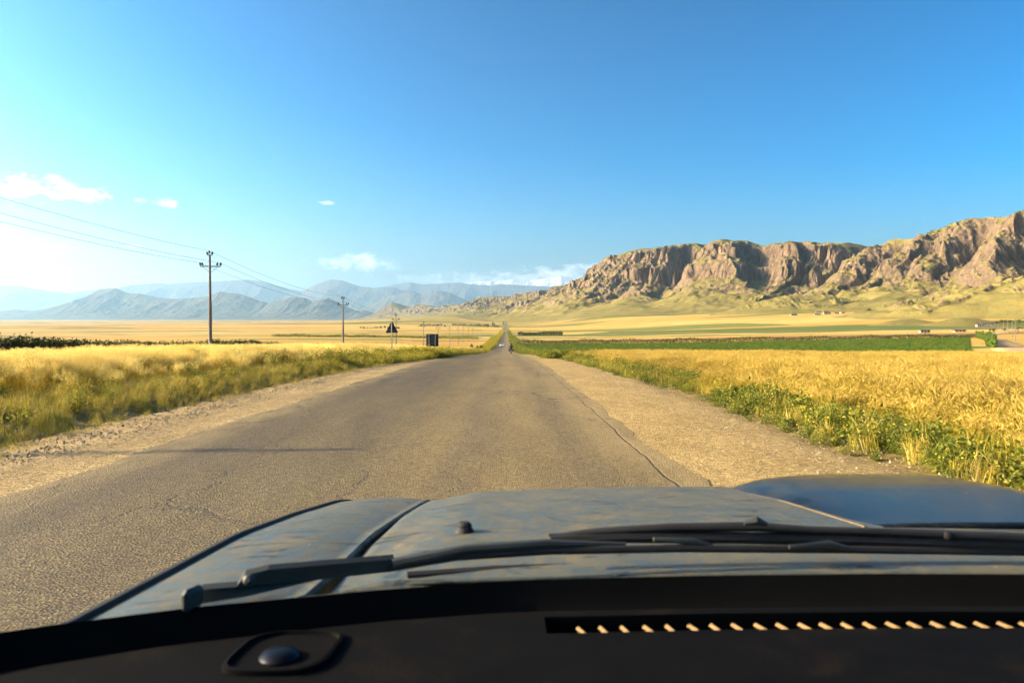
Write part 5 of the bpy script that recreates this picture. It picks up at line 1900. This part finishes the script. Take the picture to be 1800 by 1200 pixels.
pl = b.build('sensor_plate', M_DASH, car, True)
dm = plain('sensor_dome', (0.005, 0.006, 0.008), 0.35, 0.18)
MB().lathe([(0.0205, -0.002), (0.0205, 0.002), (0.0175, 0.0055), (0.011, 0.008), (0.004, 0.009)], (sx0 - 0.002, sy0 - 0.014, pz + 0.001), 22).build('sensor_dome', dm, pl, True)

# cowl below the glass, with its edge reflections painted as a tan tube


def cowl_fn(u, v):
    b = wb(u)
    f = np.array((b[0], min(b[1] + 0.085, 1.035 if abs(b[0] - CXC) < 0.72 else b[1] + 0.05), b[2] - 0.014))
    p = b + np.array((0, 0.002, -0.003)) + (f - b) * v
    p[2] -= 0.012 * math.sin(math.pi * v)
    return tuple(p)


cowl = sheet('cowl', cowl_fn, ug[5:36], np.linspace(0, 1, 8), M_PAINT, car, 0.003)
pts = [tuple(np.array(cowl_fn(u, 0.98)) + (0, 0, 0.004)) for u in np.linspace(0.33, 0.85, 40)]
MB().tube(pts, 0.0022, 6).build('seal_or_glint', M_TAN, cowl, True)
pts = [tuple(np.array(cowl_fn(u, 1.0)) + (0, 0.012, -0.004)) for u in np.linspace(0.26, 0.86, 40)]
MB().tube(pts, 0.010, 8).build('rubber_strip', M_RUBBER, cowl, True)

# wipers
for nm, armp, bladep in (('driver', None, None),):
    w = MB()
    c = Lp(338, 1050, 0.845)
    w.box(c, (0.013, 0.030, 0.026), Matrix.Rotation(R(-20), 3, 'Z'), 0.005).build('wiper', M_WIPERM, car, True)
wip = car.children[-1]
poly = [Lp(352, 1035, 0.865), Lp(415, 1030, 0.875), Lp(428, 1010, 0.88), Lp(470, 1000, 0.89), Lp(690, 982, 0.955), Lp(690, 1004, 0.955), Lp(560, 1018, 0.92), Lp(430, 1048, 0.875), Lp(352, 1060, 0.865)]
MB().prism(poly, (0, 0.008, 0.004)).build('arm', M_WIPERM, wip)
c = Lp(437, 1018, 0.872)
MB().lathe([(0.0065, -0.004), (0.0065, 0.003), (0.003, 0.006)], c, 12, Matrix.Rotation(R(70), 3, 'X')).build('pivot_bolt', M_WIPERM, wip, True)


def rail(pxs_, y0, y1, rad, flat=0.8):
    n = len(pxs_)
    return [Lp(px, py, y0 + (y1 - y0) * i / (n - 1)) for i, (px, py) in enumerate(pxs_)]


MB().tube(rail([(680, 998), (800, 978), (960, 968), (1200, 964), (1500, 967), (1810, 972)], 0.955, 1.03, 0.008), 0.0062, 8, flat=0.9).build('blade', M_RUBBER, wip, True)
MB().tube(rail([(690, 990), (820, 964), (960, 955), (1100, 958)], 0.956, 1.0, 0.006), [0.007, 0.006, 0.006, 0.004], 8).build('blade_bracket', M_WIPERM, wip, True)
MB().tube(rail([(1150, 948), (1220, 952), (1260, 962)], 1.0, 1.005, 0.004), [0.003, 0.005, 0.003], 8).build('blade_bracket', M_WIPERM, wip, True)
MB().tube(rail([(1390, 962), (1460, 956), (1500, 966)], 1.0, 1.005, 0.004), [0.003, 0.0045, 0.003], 8).build('blade_bracket', M_WIPERM, wip, True)
w2 = MB().tube(rail([(1960, 958), (1800, 946), (1560, 936), (1420, 932), (1330, 926), (1180, 927), (1050, 934), (985, 942), (965, 940)], 1.03, 1.02, 0.01), [0.009, 0.009, 0.0075, 0.0075, 0.0095, 0.008, 0.007, 0.0055, 0.003], 10, flat=0.7).build('wiper', M_RUBBER, car, True)
MB().tube(rail([(968, 950), (1100, 944), (1300, 946), (1500, 950), (1810, 960)], 1.018, 1.03, 0.005), 0.0085, 8).build('blade', M_RUBBER, w2, True)
MB().tube(rail([(1310, 920), (1330, 915), (1350, 922)], 1.0, 1.0, 0.004), [0.003, 0.007, 0.003], 8).build('arm_clip', M_WIPERM, w2, True)
MB().lathe([(0.006, -0.004), (0.006, 0.002), (0.003, 0.004)], Lp(1672, 943, 1.02), 12, Matrix.Rotation(R(75), 3, 'X')).build('pivot_bolt', M_RUBBER, w2, True)

# the rest of the body round the lens: pillars, roof, doors, rear, wheels
for sx in (0, 1):
    fx = (lambda x: x) if sx == 0 else (lambda x: 2 * CXC - x)
    MB().tube([(fx(-0.68), 0.50, 1.31), (fx(-0.62), 0.24, 1.62), (fx(-0.54), -0.02, 1.90)], [0.045, 0.04, 0.04], 10).build('pillar', M_BLACKPL, car, True)
    MB().tube([(fx(-0.70), -0.9, 1.25), (fx(-0.57), -0.95, 1.92)], 0.05, 8).build('pillar', M_BLACKPL, car, True)
    MB().tube([(fx(-0.70), -2.1, 1.25), (fx(-0.55), -1.95, 1.92)], 0.06, 8).build('pillar', M_BLACKPL, car, True)
    MB().prism([(fx(-0.72), 0.50, 0.42), (fx(-0.70), 0.50, 1.27), (fx(-0.66), 0.50, 1.27), (fx(-0.66), 0.50, 0.42)], (0, -2.65, 0)).build('door', M_PAINT, car)
    for yy in (1.45, -1.35):
        wheel(car, (fx(-0.42 if yy > 0 else -0.56), yy, 0.36), 0.36, 0.22)
MB().prism([(-0.58, -2.05, 1.90), (-0.50, -2.05, 1.95), (1.50, -2.05, 1.95), (1.58, -2.05, 1.90)], (0, 2.05, 0)).build('roof', M_PAINT, car)
MB().box((CXC, -2.16, 0.85), (2.36, 0.06, 0.9)).build('tailgate', M_PAINT, car)
MB().box((CXC, -0.75, 0.40), (2.3, 2.7, 0.05)).build('floor_pan', M_BLACKPL, car)
MB().box((CXC, 2.20, 0.62), (1.7, 0.08, 0.4), bevel=0.03).build('bumper', M_BLACKPL, car)
